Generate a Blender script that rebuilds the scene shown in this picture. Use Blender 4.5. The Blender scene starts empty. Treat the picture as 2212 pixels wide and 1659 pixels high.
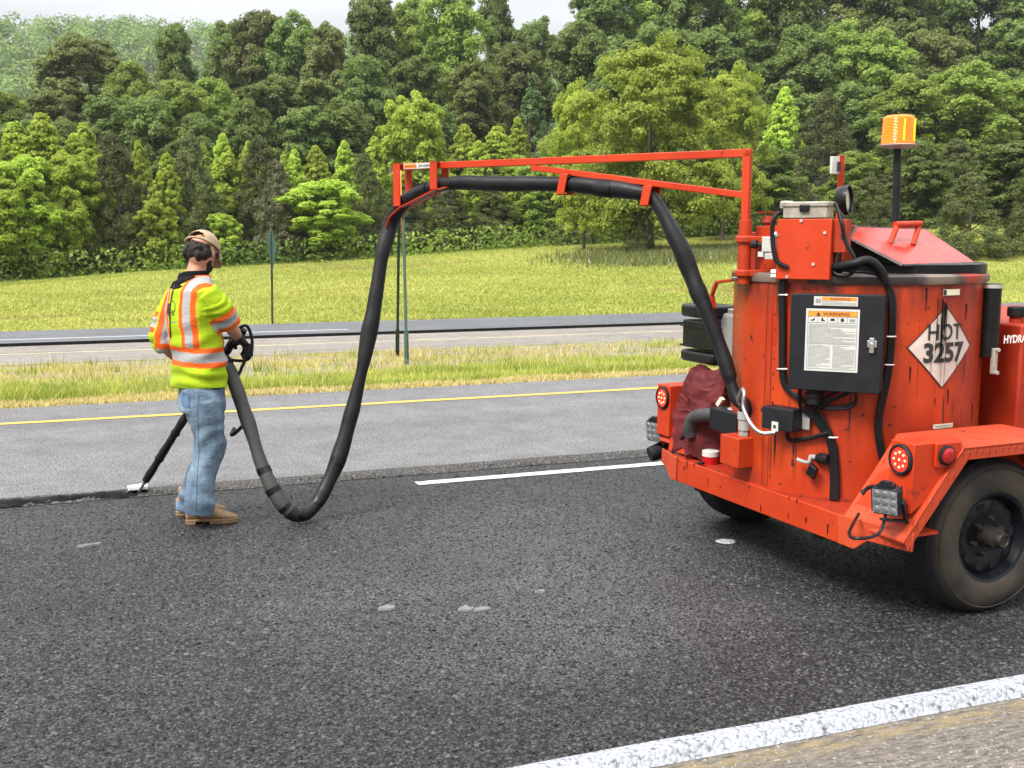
import bpy, bmesh, math, random
import numpy as np
from mathutils import Vector, Matrix
from mathutils.bvhtree import BVHTree
rng = np.random.default_rng(7); random.seed(7)
sc = bpy.context.scene
COL = sc.collection
rad = math.radians

# ---------------------------------------------------------------- camera
F, CX, CY, HOR, VX, H = 2344.7, 1106., 829.5, 506., 7432., 1.69   # lens and horizon measured in a 2212 px wide view
PIT = math.atan((CY-HOR)/F)
_up = np.array([0, -math.cos(PIT), -math.sin(PIT)])
_d = np.array([VX-CX, HOR-CY, F]); _X = _d-_up*_d.dot(_up); _X /= np.linalg.norm(_X); _Y = np.cross(_up, _X)
CAMP = np.array([0, 0, H])
cam = bpy.data.cameras.new('camera'); camo = bpy.data.objects.new('camera', cam); COL.objects.link(camo)
cam.sensor_width = 36; cam.lens = 36*F/2212; cam.clip_end = 3000; cam.clip_start = .1
_r = np.array([_X[0], _Y[0], _up[0]]); _u = -np.array([_X[1], _Y[1], _up[1]]); _b = -np.array([_X[2], _Y[2], _up[2]])
camo.matrix_world = Matrix([[_r[0], _u[0], _b[0], 0], [_r[1], _u[1], _b[1], 0], [_r[2], _u[2], _b[2], H], [0, 0, 0, 1]])
sc.camera = camo

# ---------------------------------------------------------------- world, sun, exposure (bright overcast)
SUN_EL, SUN_AZ = rad(50), rad(-112)      # azimuth from +Y towards +X: sun high on the left, a little behind the camera
w = bpy.data.worlds.new('World'); sc.world = w; w.use_nodes = True
nt = w.node_tree; nt.nodes.clear()
def N(nt, t, **k):
    n = nt.nodes.new(t)
    for a, v in k.items():
        if a.startswith('i_'): n.inputs[a[2:].replace('_', ' ')].default_value = v
        else: setattr(n, a, v)
    return n
sky = N(nt, 'ShaderNodeTexSky', sky_type='NISHITA', sun_disc=False)
sky.sun_elevation = SUN_EL; sky.sun_rotation = SUN_AZ; sky.dust_density = 4; sky.air_density = 1.5
tc = N(nt, 'ShaderNodeTexCoord'); sep = N(nt, 'ShaderNodeSeparateXYZ')
nt.links.new(tc.outputs['Generated'], sep.inputs[0])
zr = N(nt, 'ShaderNodeMapRange'); zr.inputs['From Min'].default_value = 0; zr.inputs['From Max'].default_value = 1
zr.inputs['To Min'].default_value = 2.3; zr.inputs['To Max'].default_value = 21.0        # overcast dome: zenith raised far above the horizon to light the scene
nt.links.new(sep.outputs['Z'], zr.inputs['Value'])
mp = N(nt, 'ShaderNodeMapping'); mp.inputs['Scale'].default_value = (1, 1, 3.2)
nz = N(nt, 'ShaderNodeTexNoise'); nz.inputs['Scale'].default_value = 2.6; nz.inputs['Detail'].default_value = 6; nz.inputs['Roughness'].default_value = .55
nt.links.new(tc.outputs['Generated'], mp.inputs[0]); nt.links.new(mp.outputs[0], nz.inputs['Vector'])
cr = N(nt, 'ShaderNodeMapRange'); cr.inputs['From Min'].default_value = .3; cr.inputs['From Max'].default_value = .7
cr.inputs['To Min'].default_value = .74; cr.inputs['To Max'].default_value = 1.12
nt.links.new(nz.outputs[0], cr.inputs['Value'])
ml = N(nt, 'ShaderNodeMath', operation='MULTIPLY'); nt.links.new(zr.outputs[0], ml.inputs[0]); nt.links.new(cr.outputs[0], ml.inputs[1])
cb = N(nt, 'ShaderNodeCombineColor')
for i, f in enumerate((.985, 1.0, 1.02)):
    q = N(nt, 'ShaderNodeMath', operation='MULTIPLY'); q.inputs[1].default_value = f
    nt.links.new(ml.outputs[0], q.inputs[0]); nt.links.new(q.outputs[0], cb.inputs[i])
mx = N(nt, 'ShaderNodeMix', data_type='RGBA'); mx.inputs[0].default_value = .9
nt.links.new(sky.outputs[0], mx.inputs[6]); nt.links.new(cb.outputs[0], mx.inputs[7])
bg = N(nt, 'ShaderNodeBackground'); bg.inputs[1].default_value = .1
nt.links.new(mx.outputs[2], bg.inputs[0]); wo = N(nt, 'ShaderNodeOutputWorld'); nt.links.new(bg.outputs[0], wo.inputs[0])
sun = bpy.data.lights.new('sun', 'SUN'); sun.energy = 3.2; sun.angle = rad(20); sun.color = (1, .96, .9)
suno = bpy.data.objects.new('sun', sun); COL.objects.link(suno)
sd = Vector((math.sin(SUN_AZ)*math.cos(SUN_EL), math.cos(SUN_AZ)*math.cos(SUN_EL), math.sin(SUN_EL)))
suno.rotation_euler = sd.to_track_quat('Z', 'Y').to_euler()
vs = sc.view_settings; vs.view_transform = 'Standard'; vs.look = 'None'; vs.exposure = .78; vs.gamma = 1; vs.use_curve_mapping = False

# ---------------------------------------------------------------- pixel -> place helpers
def ray(u, v):
    c = np.array([u-CX, v-CY, F]); return np.array([c@_X, c@_Y, c@_up])
def gz(u, v, z=0.): r = ray(u, v); return CAMP+r*(z-H)/r[2]
def wy(u, v, y): r = ray(u, v); return CAMP+r*y/r[1]
def wline(u, v, a, b):       # vertical plane through plan points a, b
    r = ray(u, v); n = np.array([-(b[1]-a[1]), b[0]-a[0]]); t = (n@np.array(a))/(n@r[:2]); return CAMP+r*t
T0 = np.array([3.60, 4.60, 0]); YAW = rad(3)
RL = np.array([[math.cos(YAW), math.sin(YAW), 0], [-math.sin(YAW), math.cos(YAW), 0], [0, 0, 1]])
_o = RL@(CAMP-T0)
def lpx(u, v, c): r = RL@ray(u, v); return _o+r*(c-_o[0])/r[0]
def lpy(u, v, c): r = RL@ray(u, v); return _o+r*(c-_o[1])/r[1]
def lpz(u, v, c): r = RL@ray(u, v); return _o+r*(c-_o[2])/r[2]
def lpc(u, v, R):
    r = RL@ray(u, v); a = r[0]**2+r[1]**2; b = 2*(_o[0]*r[0]+_o[1]*r[1]); c = _o[0]**2+_o[1]**2-R*R; D = b*b-4*a*c
    return _o+r*((-b-math.sqrt(max(D, 0)))/2/a)
def lpln(u, v, p, n): r = RL@ray(u, v); n = np.asarray(n); return _o+r*((np.asarray(p)-_o)@n/(r@n))
def w2l(p): return RL@(np.asarray(p, float)-T0)
def l2w(p): return RL.T@np.asarray(p, float)+T0

# ---------------------------------------------------------------- materials
M = {}
def newmat(name):
    m = bpy.data.materials.new(name); m.use_nodes = True; nt = m.node_tree; nt.nodes.clear()
    o = N(nt, 'ShaderNodeOutputMaterial'); b = N(nt, 'ShaderNodeBsdfPrincipled'); nt.links.new(b.outputs[0], o.inputs[0])
    return m, nt, b, o
def vec(nt, scale=(1, 1, 1), coord='Object'):
    t = N(nt, 'ShaderNodeTexCoord'); m = N(nt, 'ShaderNodeMapping'); m.inputs['Scale'].default_value = scale
    nt.links.new(t.outputs[coord], m.inputs[0]); return m.outputs[0]
def noise(nt, v, scale, detail=4, rough=.55):
    n = N(nt, 'ShaderNodeTexNoise'); n.inputs['Scale'].default_value = scale; n.inputs['Detail'].default_value = detail
    n.inputs['Roughness'].default_value = rough; nt.links.new(v, n.inputs['Vector']); return n.outputs[0]
def ramp(nt, x, a, b, lo=0., hi=1.):
    r = N(nt, 'ShaderNodeMapRange'); r.inputs['From Min'].default_value = a; r.inputs['From Max'].default_value = b
    r.inputs['To Min'].default_value = lo; r.inputs['To Max'].default_value = hi; nt.links.new(x, r.inputs['Value']); return r.outputs[0]
def mixc(nt, f, a, b, mode='MIX'):
    m = N(nt, 'ShaderNodeMix', data_type='RGBA', blend_type=mode)
    for s, x in ((0, f), (6, a), (7, b)):
        if isinstance(x, (int, float)): m.inputs[s].default_value = x
        elif isinstance(x, (tuple, list)): m.inputs[s].default_value = (*x, 1)
        else: nt.links.new(x, m.inputs[s])
    return m.outputs[2]
def mathn(nt, op, a, b=None):
    m = N(nt, 'ShaderNodeMath', operation=op)
    for s, x in ((0, a), (1, b)):
        if x is None: continue
        if isinstance(x, (int, float)): m.inputs[s].default_value = x
        else: nt.links.new(x, m.inputs[s])
    return m.outputs[0]
def bumpn(nt, b, hgt, strength=.3, dist=.01):
    n = N(nt, 'ShaderNodeBump'); n.inputs['Strength'].default_value = strength; n.inputs['Distance'].default_value = dist
    nt.links.new(hgt, n.inputs['Height']); nt.links.new(n.outputs[0], b.inputs['Normal'])
def setv(b, **k):
    for a, v in k.items():
        b.inputs[a.replace('_', ' ')].default_value = v
def plain(name, col, rough=.5, metal=0., var=.25, scale=6., bump=0., bscale=60., spec=.5, emit=None, es=1., alpha=None):
    m, nt, b, o = newmat(name); v = vec(nt)
    n = noise(nt, v, scale)
    f = ramp(nt, n, .3, .7)
    c = mixc(nt, f, tuple(x*(1-var) for x in col), tuple(min(1, x*(1+var)) for x in col))
    nt.links.new(c, b.inputs['Base Color'])
    nt.links.new(ramp(nt, noise(nt, v, scale*3), .3, .7, max(.02, rough-.1), min(1, rough+.12)), b.inputs['Roughness'])
    setv(b, Metallic=metal); b.inputs['Specular IOR Level'].default_value = spec
    if bump: bumpn(nt, b, noise(nt, v, bscale, 5), bump, .004)
    if emit: b.inputs['Emission Color'].default_value = (*emit, 1); b.inputs['Emission Strength'].default_value = es
    M[name] = m; return m
def red_paint(name, col, dirt=.5, streak=True, rough=.38, tread=False):
    m, nt, b, o = newmat(name); v = vec(nt)
    n1 = ramp(nt, noise(nt, v, 2.2, 5), .35, .7)
    c = mixc(nt, n1, tuple(x*.9 for x in col), (min(1, col[0]*1.06), col[1]*1.35, col[2]*1.3))
    vs_ = vec(nt, (9, 9, .8))
    st = ramp(nt, noise(nt, vs_, 2.0, 6, .6), .52, .74)                       # grimy runs
    c = mixc(nt, mathn(nt, 'MULTIPLY', st, .45*dirt if streak else .12*dirt), c, (.10, .022, .014))
    sp = ramp(nt, noise(nt, v, 17, 4, .55), .66, .70)                            # tar specks
    c = mixc(nt, mathn(nt, 'MULTIPLY', sp, .85*dirt), c, (.03, .012, .01))
    sc_ = ramp(nt, noise(nt, v, 55, 4), .66, .72); c = mixc(nt, mathn(nt, 'MULTIPLY', sc_, .5*dirt), c, (.09, .02, .015))
    nt.links.new(c, b.inputs['Base Color'])
    nt.links.new(ramp(nt, noise(nt, v, 9, 5), .3, .75, rough+.02, rough+.32), b.inputs['Roughness']); b.inputs['Specular IOR Level'].default_value = .3
    h = noise(nt, v, 3.5, 3)
    if tread:
        a = N(nt, 'ShaderNodeTexVoronoi', feature='F1', distance='MANHATTAN'); a.inputs['Scale'].default_value = 26; a.inputs['Randomness'].default_value = .12
        nt.links.new(vec(nt, (1, 1, .4)), a.inputs['Vector'])
        h = mathn(nt, 'ADD', ramp(nt, a.outputs[0], .25, .5, 1, 0), h)
        bumpn(nt, b, h, .7, .006)
    else: bumpn(nt, b, h, .25, .02)
    M[name] = m; return m
RED = (.41, .030, .005)
red_paint('red', RED, .8); red_paint('red_dirty', (.33, .024, .006), 1.8); red_paint('red_tread', (.42, .042, .014), 1.1, False, .42, True)
red_paint('red_clean', (.45, .030, .005), .6, False, .33)
plain('black_steel', (.009, .010, .0125), .5, var=.3, bump=.08, spec=.28)
plain('black_rubber', (.008, .008, .009), .6, var=.35, bump=.3, bscale=40, spec=.25)
plain('black_gloss', (.007, .007, .008), .3, var=.3, spec=.3)
plain('cable', (.006, .006, .007), .45, var=.3, spec=.28)
plain('hose_wrap', (.008, .008, .0095), .5, var=.5, scale=5, bump=.6, bscale=14, spec=.3)
plain('hose_gray', (.040, .039, .038), .65, var=.3, scale=6, bump=.4, bscale=16)
plain('tar', (.004, .004, .005), .35, var=.4, scale=9, bump=.9, bscale=25, spec=.3)
plain('fresh_tar', (.0025, .0025, .003), .3, var=.3, bump=.5, bscale=30, spec=.12)
plain('steel', (.45, .45, .44), .35, .85, var=.3)
plain('zinc', (.55, .55, .52), .4, .6, var=.25)
plain('dull_gray', (.33, .33, .31), .55, .1, var=.25, bump=.1)
plain('clear_plastic', (.30, .27, .22), .3, var=.3, scale=20)
plain('white_label', (.50, .50, .47), .45, var=.06)
plain('ink', (.02, .02, .022), .5, var=.1)
plain('label_orange', (.85, .26, .02), .45, var=.05)
plain('print_gray', (.22, .23, .22), .6, var=.2)
plain('white_print', (.75, .70, .66), .5, var=.1)
plain('cream_label', (.62, .56, .42), .5, var=.15)
plain('tyre', (.022, .020, .018), .75, var=.4, scale=8, bump=.35, bscale=50)
plain('rim_black', (.0055, .0065, .009), .42, spec=.3, var=.4, bump=.1)
plain('led_red', (.7, .01, .01), .25, var=.2, emit=(1, .02, .012), es=1.5)
plain('led_spot', (1, .5, .2), .3, var=.05, emit=(1, .42, .12), es=3.2)
plain('red_lens', (.35, .006, .008), .15, var=.2)
plain('lamp_glass', (.22, .24, .27), .12, .3, var=.3, scale=40)
plain('white_paint', (.74, .75, .76), .6, var=.08, scale=14, bump=.3, bscale=90)
plain('maroon', (.10, .012, .014), .7, spec=.25, var=.35, scale=7, bump=.3, bscale=30)
plain('skin', (.50, .24, .16), .5, var=.12, scale=14, bump=.1)
plain('hair', (.012, .007, .005), .8, var=.4, scale=40, bump=.8, bscale=120)
plain('cap_tan', (.36, .26, .165), .85, var=.14, scale=30, bump=.3, bscale=160)
plain('black_cloth', (.008, .007, .008), .9, var=.3, scale=20, bump=.3, spec=.15)
plain('glove', (.012, .011, .012), .6, var=.4, scale=20, bump=.4)
plain('boot', (.25, .15, .078), .75, var=.22, scale=12, bump=.3, bscale=70)
plain('sole', (.22, .135, .072), .8, var=.3, scale=18)
plain('sign_green', (.10, .17, .12), .5, .2, var=.15)
plain('post_green', (.018, .05, .03), .6, var=.3)
plain('bark', (.13, .105, .08), .9, var=.4, scale=9, bump=.8, bscale=30)
plain('stone', (.15, .15, .152), .85, var=.2, scale=30, bump=.5)

# amber beacon lens
m, ntm, b, o = newmat('amber'); v = vec(ntm, (1, 1, 1))
wv = N(ntm, 'ShaderNodeTexWave', bands_direction='Z'); wv.inputs['Scale'].default_value = 40; ntm.links.new(v, wv.inputs['Vector'])
ntm.links.new(mixc(ntm, wv.outputs[1], (.70, .10, .0), (.9, .20, .002)), b.inputs['Base Color']); setv(b, Roughness=.15)
ntm.links.new(mixc(ntm, wv.outputs[1], (1, .10, .0), (1, .22, .001)), b.inputs['Emission Color']); b.inputs['Emission Strength'].default_value = .5
bumpn(ntm, b, wv.outputs[1], .5, .004); M['amber'] = m
plain('amber_bulb', (1, .5, .03), .3, emit=(1, .38, .005), es=.7)

def asphalt(name, c0, c1, cell, rough, bump, patch=.25, contrast=1.2, pale_patch=False):
    m, nt, b, o = newmat(name); v = vec(nt)
    # stones: three sizes of warped Voronoi cells, each stone with its own grey
    wob = N(nt, 'ShaderNodeTexNoise', noise_dimensions='2D'); wob.inputs['Scale'].default_value = 60; nt.links.new(v, wob.inputs['Vector'])
    vv = N(nt, 'ShaderNodeVectorMath', operation='MULTIPLY_ADD'); vv.inputs[1].default_value = (.012, .012, .012)
    nt.links.new(wob.outputs['Color'], vv.inputs[0]); nt.links.new(v, vv.inputs[2])
    def vor(sc_, src):
        a = N(nt, 'ShaderNodeTexVoronoi', feature='F1', voronoi_dimensions='2D'); a.inputs['Scale'].default_value = sc_; nt.links.new(src, a.inputs['Vector'])
        g = N(nt, 'ShaderNodeSeparateColor'); nt.links.new(a.outputs['Color'], g.inputs[0]); return a.outputs['Distance'], g
    d1, g1_ = vor(cell, vv.outputs[0]); d2_, g2_ = vor(cell*2.3, vv.outputs[0])
    h1 = mathn(nt, 'MULTIPLY', ramp(nt, d1, .28, .52, 1, 0), ramp(nt, g1_.outputs[1], 0, 1, .35, 1.))
    h2 = mathn(nt, 'MULTIPLY', ramp(nt, d2_, .18, .62, .6, 0), ramp(nt, g2_.outputs[1], 0, 1, .3, 1.))
    hs = mathn(nt, 'MAXIMUM', h1, h2)
    cs = mathn(nt, 'ADD', mathn(nt, 'MULTIPLY', mathn(nt, 'POWER', g1_.outputs[0], contrast), .8), mathn(nt, 'MULTIPLY', mathn(nt, 'POWER', g2_.outputs[0], contrast), .35))
    base = mixc(nt, cs, c0, c1)
    big = ramp(nt, noise(nt, v, .55, 4), .3, .7, 1-patch, 1+patch)
    mid = ramp(nt, noise(nt, v, 3.3, 5), .3, .7, .86, 1.14)
    if pale_patch:      # paler patch with a noisy outline in the middle of the lane
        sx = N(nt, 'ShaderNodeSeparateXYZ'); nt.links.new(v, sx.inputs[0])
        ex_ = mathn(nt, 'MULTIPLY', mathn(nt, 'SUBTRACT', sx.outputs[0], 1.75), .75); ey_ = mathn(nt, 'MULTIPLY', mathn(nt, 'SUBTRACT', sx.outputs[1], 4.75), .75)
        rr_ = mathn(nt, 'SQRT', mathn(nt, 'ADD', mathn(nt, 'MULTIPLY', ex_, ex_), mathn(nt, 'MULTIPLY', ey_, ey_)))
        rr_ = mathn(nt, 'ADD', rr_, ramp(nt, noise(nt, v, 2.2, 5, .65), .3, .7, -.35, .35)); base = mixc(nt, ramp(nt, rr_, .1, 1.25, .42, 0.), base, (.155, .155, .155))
    wheel = noise(nt, vec(nt, (.06, 1.6, 1)), 1.0, 2)
    s3 = mathn(nt, 'MULTIPLY', mathn(nt, 'MULTIPLY', big, mid), ramp(nt, wheel, .35, .65, .9, 1.1))
    cc = N(nt, 'ShaderNodeCombineColor')
    for i in range(3): nt.links.new(s3, cc.inputs[i])
    base = mixc(nt, 1.0, base, cc.outputs[0], 'MULTIPLY')
    dk = ramp(nt, hs, .10, .50, .18, 1.)                         # binder between the stones
    cc2 = N(nt, 'ShaderNodeCombineColor')
    for i in range(3): nt.links.new(dk, cc2.inputs[i])
    base = mixc(nt, .85, base, mixc(nt, 1., base, cc2.outputs[0], 'MULTIPLY'))
    nt.links.new(base, b.inputs['Base Color'])
    nt.links.new(ramp(nt, noise(nt, v, 1.1, 3), .3, .7, rough-.07, rough+.1), b.inputs['Roughness'])
    bumpn(nt, b, hs, bump, .008); b.inputs['Specular IOR Level'].default_value = .38
    M[name] = m
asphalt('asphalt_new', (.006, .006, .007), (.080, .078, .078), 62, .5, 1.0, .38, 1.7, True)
asphalt('asphalt_old', (.135, .132, .136), (.205, .20, .205), 75, .8, .25, .1)
asphalt('asphalt_far', (.10, .105, .115), (.16, .165, .175), 60, .7, .2, .1)
asphalt('lane_milled', (.20, .18, .155), (.31, .28, .245), 40, .85, .4, .12)

m, ntm, b, o = newmat('shoulder_milled'); v = vec(ntm)     # milled grooves along the travel direction, straw coloured dust
gv = vec(ntm, (9, 34, 1)); g1 = noise(ntm, gv, 1.7, 6, .7)
c = mixc(ntm, ramp(ntm, g1, .35, .68), (.055, .048, .040), (.22, .19, .155))
c = mixc(ntm, ramp(ntm, noise(ntm, v, 70, 2), .6, .75), c, (.42, .38, .33))
ys = N(ntm, 'ShaderNodeSeparateXYZ'); ntm.links.new(v, ys.inputs[0])
yl = mathn(ntm, 'MULTIPLY', mathn(ntm, 'MULTIPLY', ramp(ntm, ys.outputs[1], 2.83, 2.87), ramp(ntm, ys.outputs[1], 2.93, 2.96, 1, 0)), ramp(ntm, noise(ntm, vec(ntm, (3, 14, 1)), 2.2, 5), .42, .62))
c = mixc(ntm, mathn(ntm, 'MULTIPLY', yl, .5), c, (.28, .20, .07)); ntm.links.new(c, b.inputs['Base Color']); setv(b, Roughness=.9)
bumpn(ntm, b, mathn(ntm, 'ADD', g1, noise(ntm, v, 60, 3)), .9, .012); M['shoulder_milled'] = m

def worn(name, col, under, thr=.36, scale=26, feather=.10):
    m, nt, b, o = newmat(name); v = vec(nt)
    a = N(nt, 'ShaderNodeTexVoronoi', feature='F1'); a.inputs['Scale'].default_value = 62; nt.links.new(v, a.inputs['Vector'])
    n = mathn(nt, 'ADD', mathn(nt, 'MULTIPLY', noise(nt, v, scale, 5, .65), .8), mathn(nt, 'MULTIPLY', ramp(nt, a.outputs['Distance'], .1, .8, 1, 0), .25))
    f = ramp(nt, n, thr, thr+feather)
    c = mixc(nt, ramp(nt, noise(nt, v, 5, 3), .3, .7), tuple(x*.88 for x in col), col)
    nt.links.new(mixc(nt, f, under, c), b.inputs['Base Color']); setv(b, Roughness=.6)
    bumpn(nt, b, mathn(nt, 'ADD', ramp(nt, a.outputs['Distance'], .1, .75, 1, 0), noise(nt, v, 90, 3)), .7, .006); M[name] = m
worn('edge_paint', (.33, .345, .38), (.05, .05, .055), .29, 38, .2)
worn('dash_paint', (.50, .51, .52), (.12, .12, .12), .24, 26, .2)
worn('yellow_paint', (.55, .36, .06), (.20, .16, .07), .26)
worn('faded_yellow', (.55, .44, .22), (.28, .24, .20), .42)
worn('raw_edge', (.20, .175, .14), (.022, .020, .018), .52, 40, .25)

# ground: grass colours by patches
m, ntm, b, o = newmat('ground_grass'); v = vec(ntm)
c = mixc(ntm, ramp(ntm, noise(ntm, v, .12, 5), .35, .65), (.27, .30, .055), (.40, .40, .095))
c = mixc(ntm, ramp(ntm, noise(ntm, v, .9, 6, .65), .42, .7), c, (.22, .26, .04))
c = mixc(ntm, mathn(ntm, 'MULTIPLY', ramp(ntm, noise(ntm, vec(ntm, (.5, 1.3, 1)), .45, 6, .6), .63, .72), .75), c, (.29, .225, .10))
c = mixc(ntm, ramp(ntm, noise(ntm, v, 9, 4), .5, .8), c, (.18, .21, .03))
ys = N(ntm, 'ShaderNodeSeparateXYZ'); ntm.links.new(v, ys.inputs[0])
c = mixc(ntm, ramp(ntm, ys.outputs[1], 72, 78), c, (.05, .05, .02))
med = mathn(ntm, 'MULTIPLY', ramp(ntm, ys.outputs[1], 8, 9), ramp(ntm, ys.outputs[1], 24.8, 25.2, 1, 0))
gr = mixc(ntm, ramp(ntm, noise(ntm, v, 45, 3), .4, .65), (.24, .20, .15), (.50, .46, .39))
gr = mixc(ntm, ramp(ntm, noise(ntm, v, .8, 5), .44, .60), gr, (.42, .34, .13))
c = mixc(ntm, med, c, gr)
ntm.links.new(c, b.inputs['Base Color']); setv(b, Roughness=.95); b.inputs['Specular IOR Level'].default_value = .15
bumpn(ntm, b, mathn(ntm, 'ADD', noise(ntm, v, 5, 6, .7), noise(ntm, v, 30, 3)), .9, .12); M['ground_grass'] = m

def leafmat(name, ca, cb_, trans=.35, rough=.55, hue=.05):
    m, nt, b, o = newmat(name)
    at = N(nt, 'ShaderNodeAttribute', attribute_name='tint'); oi = N(nt, 'ShaderNodeObjectInfo')
    c = mixc(nt, at.outputs['Fac'], ca, cb_)
    hs = N(nt, 'ShaderNodeHueSaturation'); nt.links.new(c, hs.inputs['Color'])
    nt.links.new(ramp(nt, oi.outputs['Random'], 0, 1, .5-hue, .5+hue*.5), hs.inputs['Hue'])
    nt.links.new(ramp(nt, oi.outputs['Random'], 0, 1, .78, 1.25), hs.inputs['Value'])
    nt.links.new(hs.outputs[0], b.inputs['Base Color']); setv(b, Roughness=rough); b.inputs['Specular IOR Level'].default_value = .3
    t = N(nt, 'ShaderNodeBsdfTranslucent'); nt.links.new(hs.outputs[0], t.inputs[0])
    ms = N(nt, 'ShaderNodeMixShader'); ms.inputs[0].default_value = trans
    nt.links.new(b.outputs[0], ms.inputs[1]); nt.links.new(t.outputs[0], ms.inputs[2]); nt.links.new(ms.outputs[0], o.inputs[0]); M[name] = m
leafmat('leaf_lime', (.25, .38, .035), (.55, .66, .11), .48, hue=.012)
leafmat('leaf_cedar', (.055, .074, .020), (.16, .185, .052), .3, hue=.01)
leafmat('leaf_graycedar', (.10, .115, .05), (.20, .21, .105), .25, hue=.01)
leafmat('leaf_dark', (.075, .130, .028), (.25, .335, .085), .4, hue=.015)
leafmat('leaf_mid', (.12, .19, .03), (.36, .47, .09), .42, hue=.012)
leafmat('leaf_olive', (.11, .145, .036), (.28, .32, .095), .4, hue=.01)
leafmat('leaf_lone', (.21, .285, .035), (.48, .55, .085), .48, hue=.0)
leafmat('leaf_blue', (.08, .15, .05), (.20, .31, .12), .35)
def vcolmat(name, rough=.8, trans=.25):
    m, nt, b, o = newmat(name); at = N(nt, 'ShaderNodeAttribute', attribute_name='col')
    nt.links.new(at.outputs['Color'], b.inputs['Base Color']); setv(b, Roughness=rough); b.inputs['Specular IOR Level'].default_value = .2
    if trans:
        t = N(nt, 'ShaderNodeBsdfTranslucent'); nt.links.new(at.outputs['Color'], t.inputs[0]); ms = N(nt, 'ShaderNodeMixShader'); ms.inputs[0].default_value = trans
        nt.links.new(b.outputs[0], ms.inputs[1]); nt.links.new(t.outputs[0], ms.inputs[2]); nt.links.new(ms.outputs[0], o.inputs[0])
    M[name] = m; return m, nt, b
vcolmat('grass_blade'); vcolmat('aggregate', .55, 0.)
m, ntm, b = vcolmat('shirt', .75, 0.); vv = vec(ntm); bumpn(ntm, b, mathn(ntm, 'ADD', noise(ntm, vec(ntm, (1, 1, 1.7)), 13, 4, .6), mathn(ntm, 'MULTIPLY', noise(ntm, vv, 220, 3), .08)), .55, .014)
m, ntm, b = vcolmat('jeans', .9, 0.); vv = vec(ntm)
at = [n for n in ntm.nodes if n.type == 'ATTRIBUTE'][0]
cj = mixc(ntm, ramp(ntm, noise(ntm, vec(ntm, (3, 3, 1)), 4, 6, .65), .3, .7), (.6, .62, .66), (1.35, 1.3, 1.22))
ntm.links.new(mixc(ntm, 1., at.outputs['Color'], cj, 'MULTIPLY'), b.inputs['Base Color']); bumpn(ntm, b, mathn(ntm, 'ADD', noise(ntm, vec(ntm, (1, 1, 1.8)), 16, 4, .6), mathn(ntm, 'MULTIPLY', noise(ntm, vv, 300, 2), .1)), .8, .012)

# ---------------------------------------------------------------- object helpers
def tag(o, label=None, cat=None, group=None, kind=None):
    for k, v in (('label', label), ('category', cat), ('group', group), ('kind', kind)):
        if v: o[k] = v
    return o
def empty(name, loc=(0, 0, 0), rz=0):
    o = bpy.data.objects.new(name, None); COL.objects.link(o); o.location = loc; o.rotation_euler = (0, 0, rz); o.empty_display_size = .1; return o
def mkmesh(name, V, Fc, smooth=True, angle=38):
    me = bpy.data.meshes.new(name); me.from_pydata([tuple(map(float, p)) for p in V], [], Fc); me.update()
    if smooth and len(me.polygons):
        me.polygons.foreach_set('use_smooth', [True]*len(me.polygons)); me.set_sharp_from_angle(angle=rad(angle))
    return me
def link(name, me, mat, parent=None):
    o = bpy.data.objects.new(name, me); COL.objects.link(o)
    if mat: me.materials.append(M[mat] if isinstance(mat, str) else mat)
    if parent: o.parent = parent
    return o
def quadmesh(name, V, tint=None, col=None, nper=4):
    n = len(V)//nper; me = bpy.data.meshes.new(name); me.vertices.add(len(V)); me.vertices.foreach_set('co', np.ascontiguousarray(V, np.float32).ravel())
    me.loops.add(len(V)); me.loops.foreach_set('vertex_index', np.arange(len(V), dtype=np.int32))
    me.polygons.add(n); me.polygons.foreach_set('loop_start', np.arange(0, n*nper, nper, dtype=np.int32))
    me.update(calc_edges=True)
    if tint is not None:
        a = me.attributes.new('tint', 'FLOAT', 'POINT'); a.data.foreach_set('value', np.repeat(tint, nper).astype(np.float32))
    if col is not None:
        a = me.attributes.new('col', 'FLOAT_COLOR', 'POINT'); c4 = np.ones((n, 4), np.float32); c4[:, :3] = col
        a.data.foreach_set('color', np.repeat(c4, nper, axis=0).ravel())
    return me
A3 = lambda *p: np.array(p, float)
def frame(d):
    d = np.asarray(d, float); d = d/np.linalg.norm(d); a = A3(0, 0, 1) if abs(d[2]) < .9 else A3(1, 0, 0)
    x = np.cross(a, d); x /= np.linalg.norm(x); return x, np.cross(d, x), d
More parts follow.
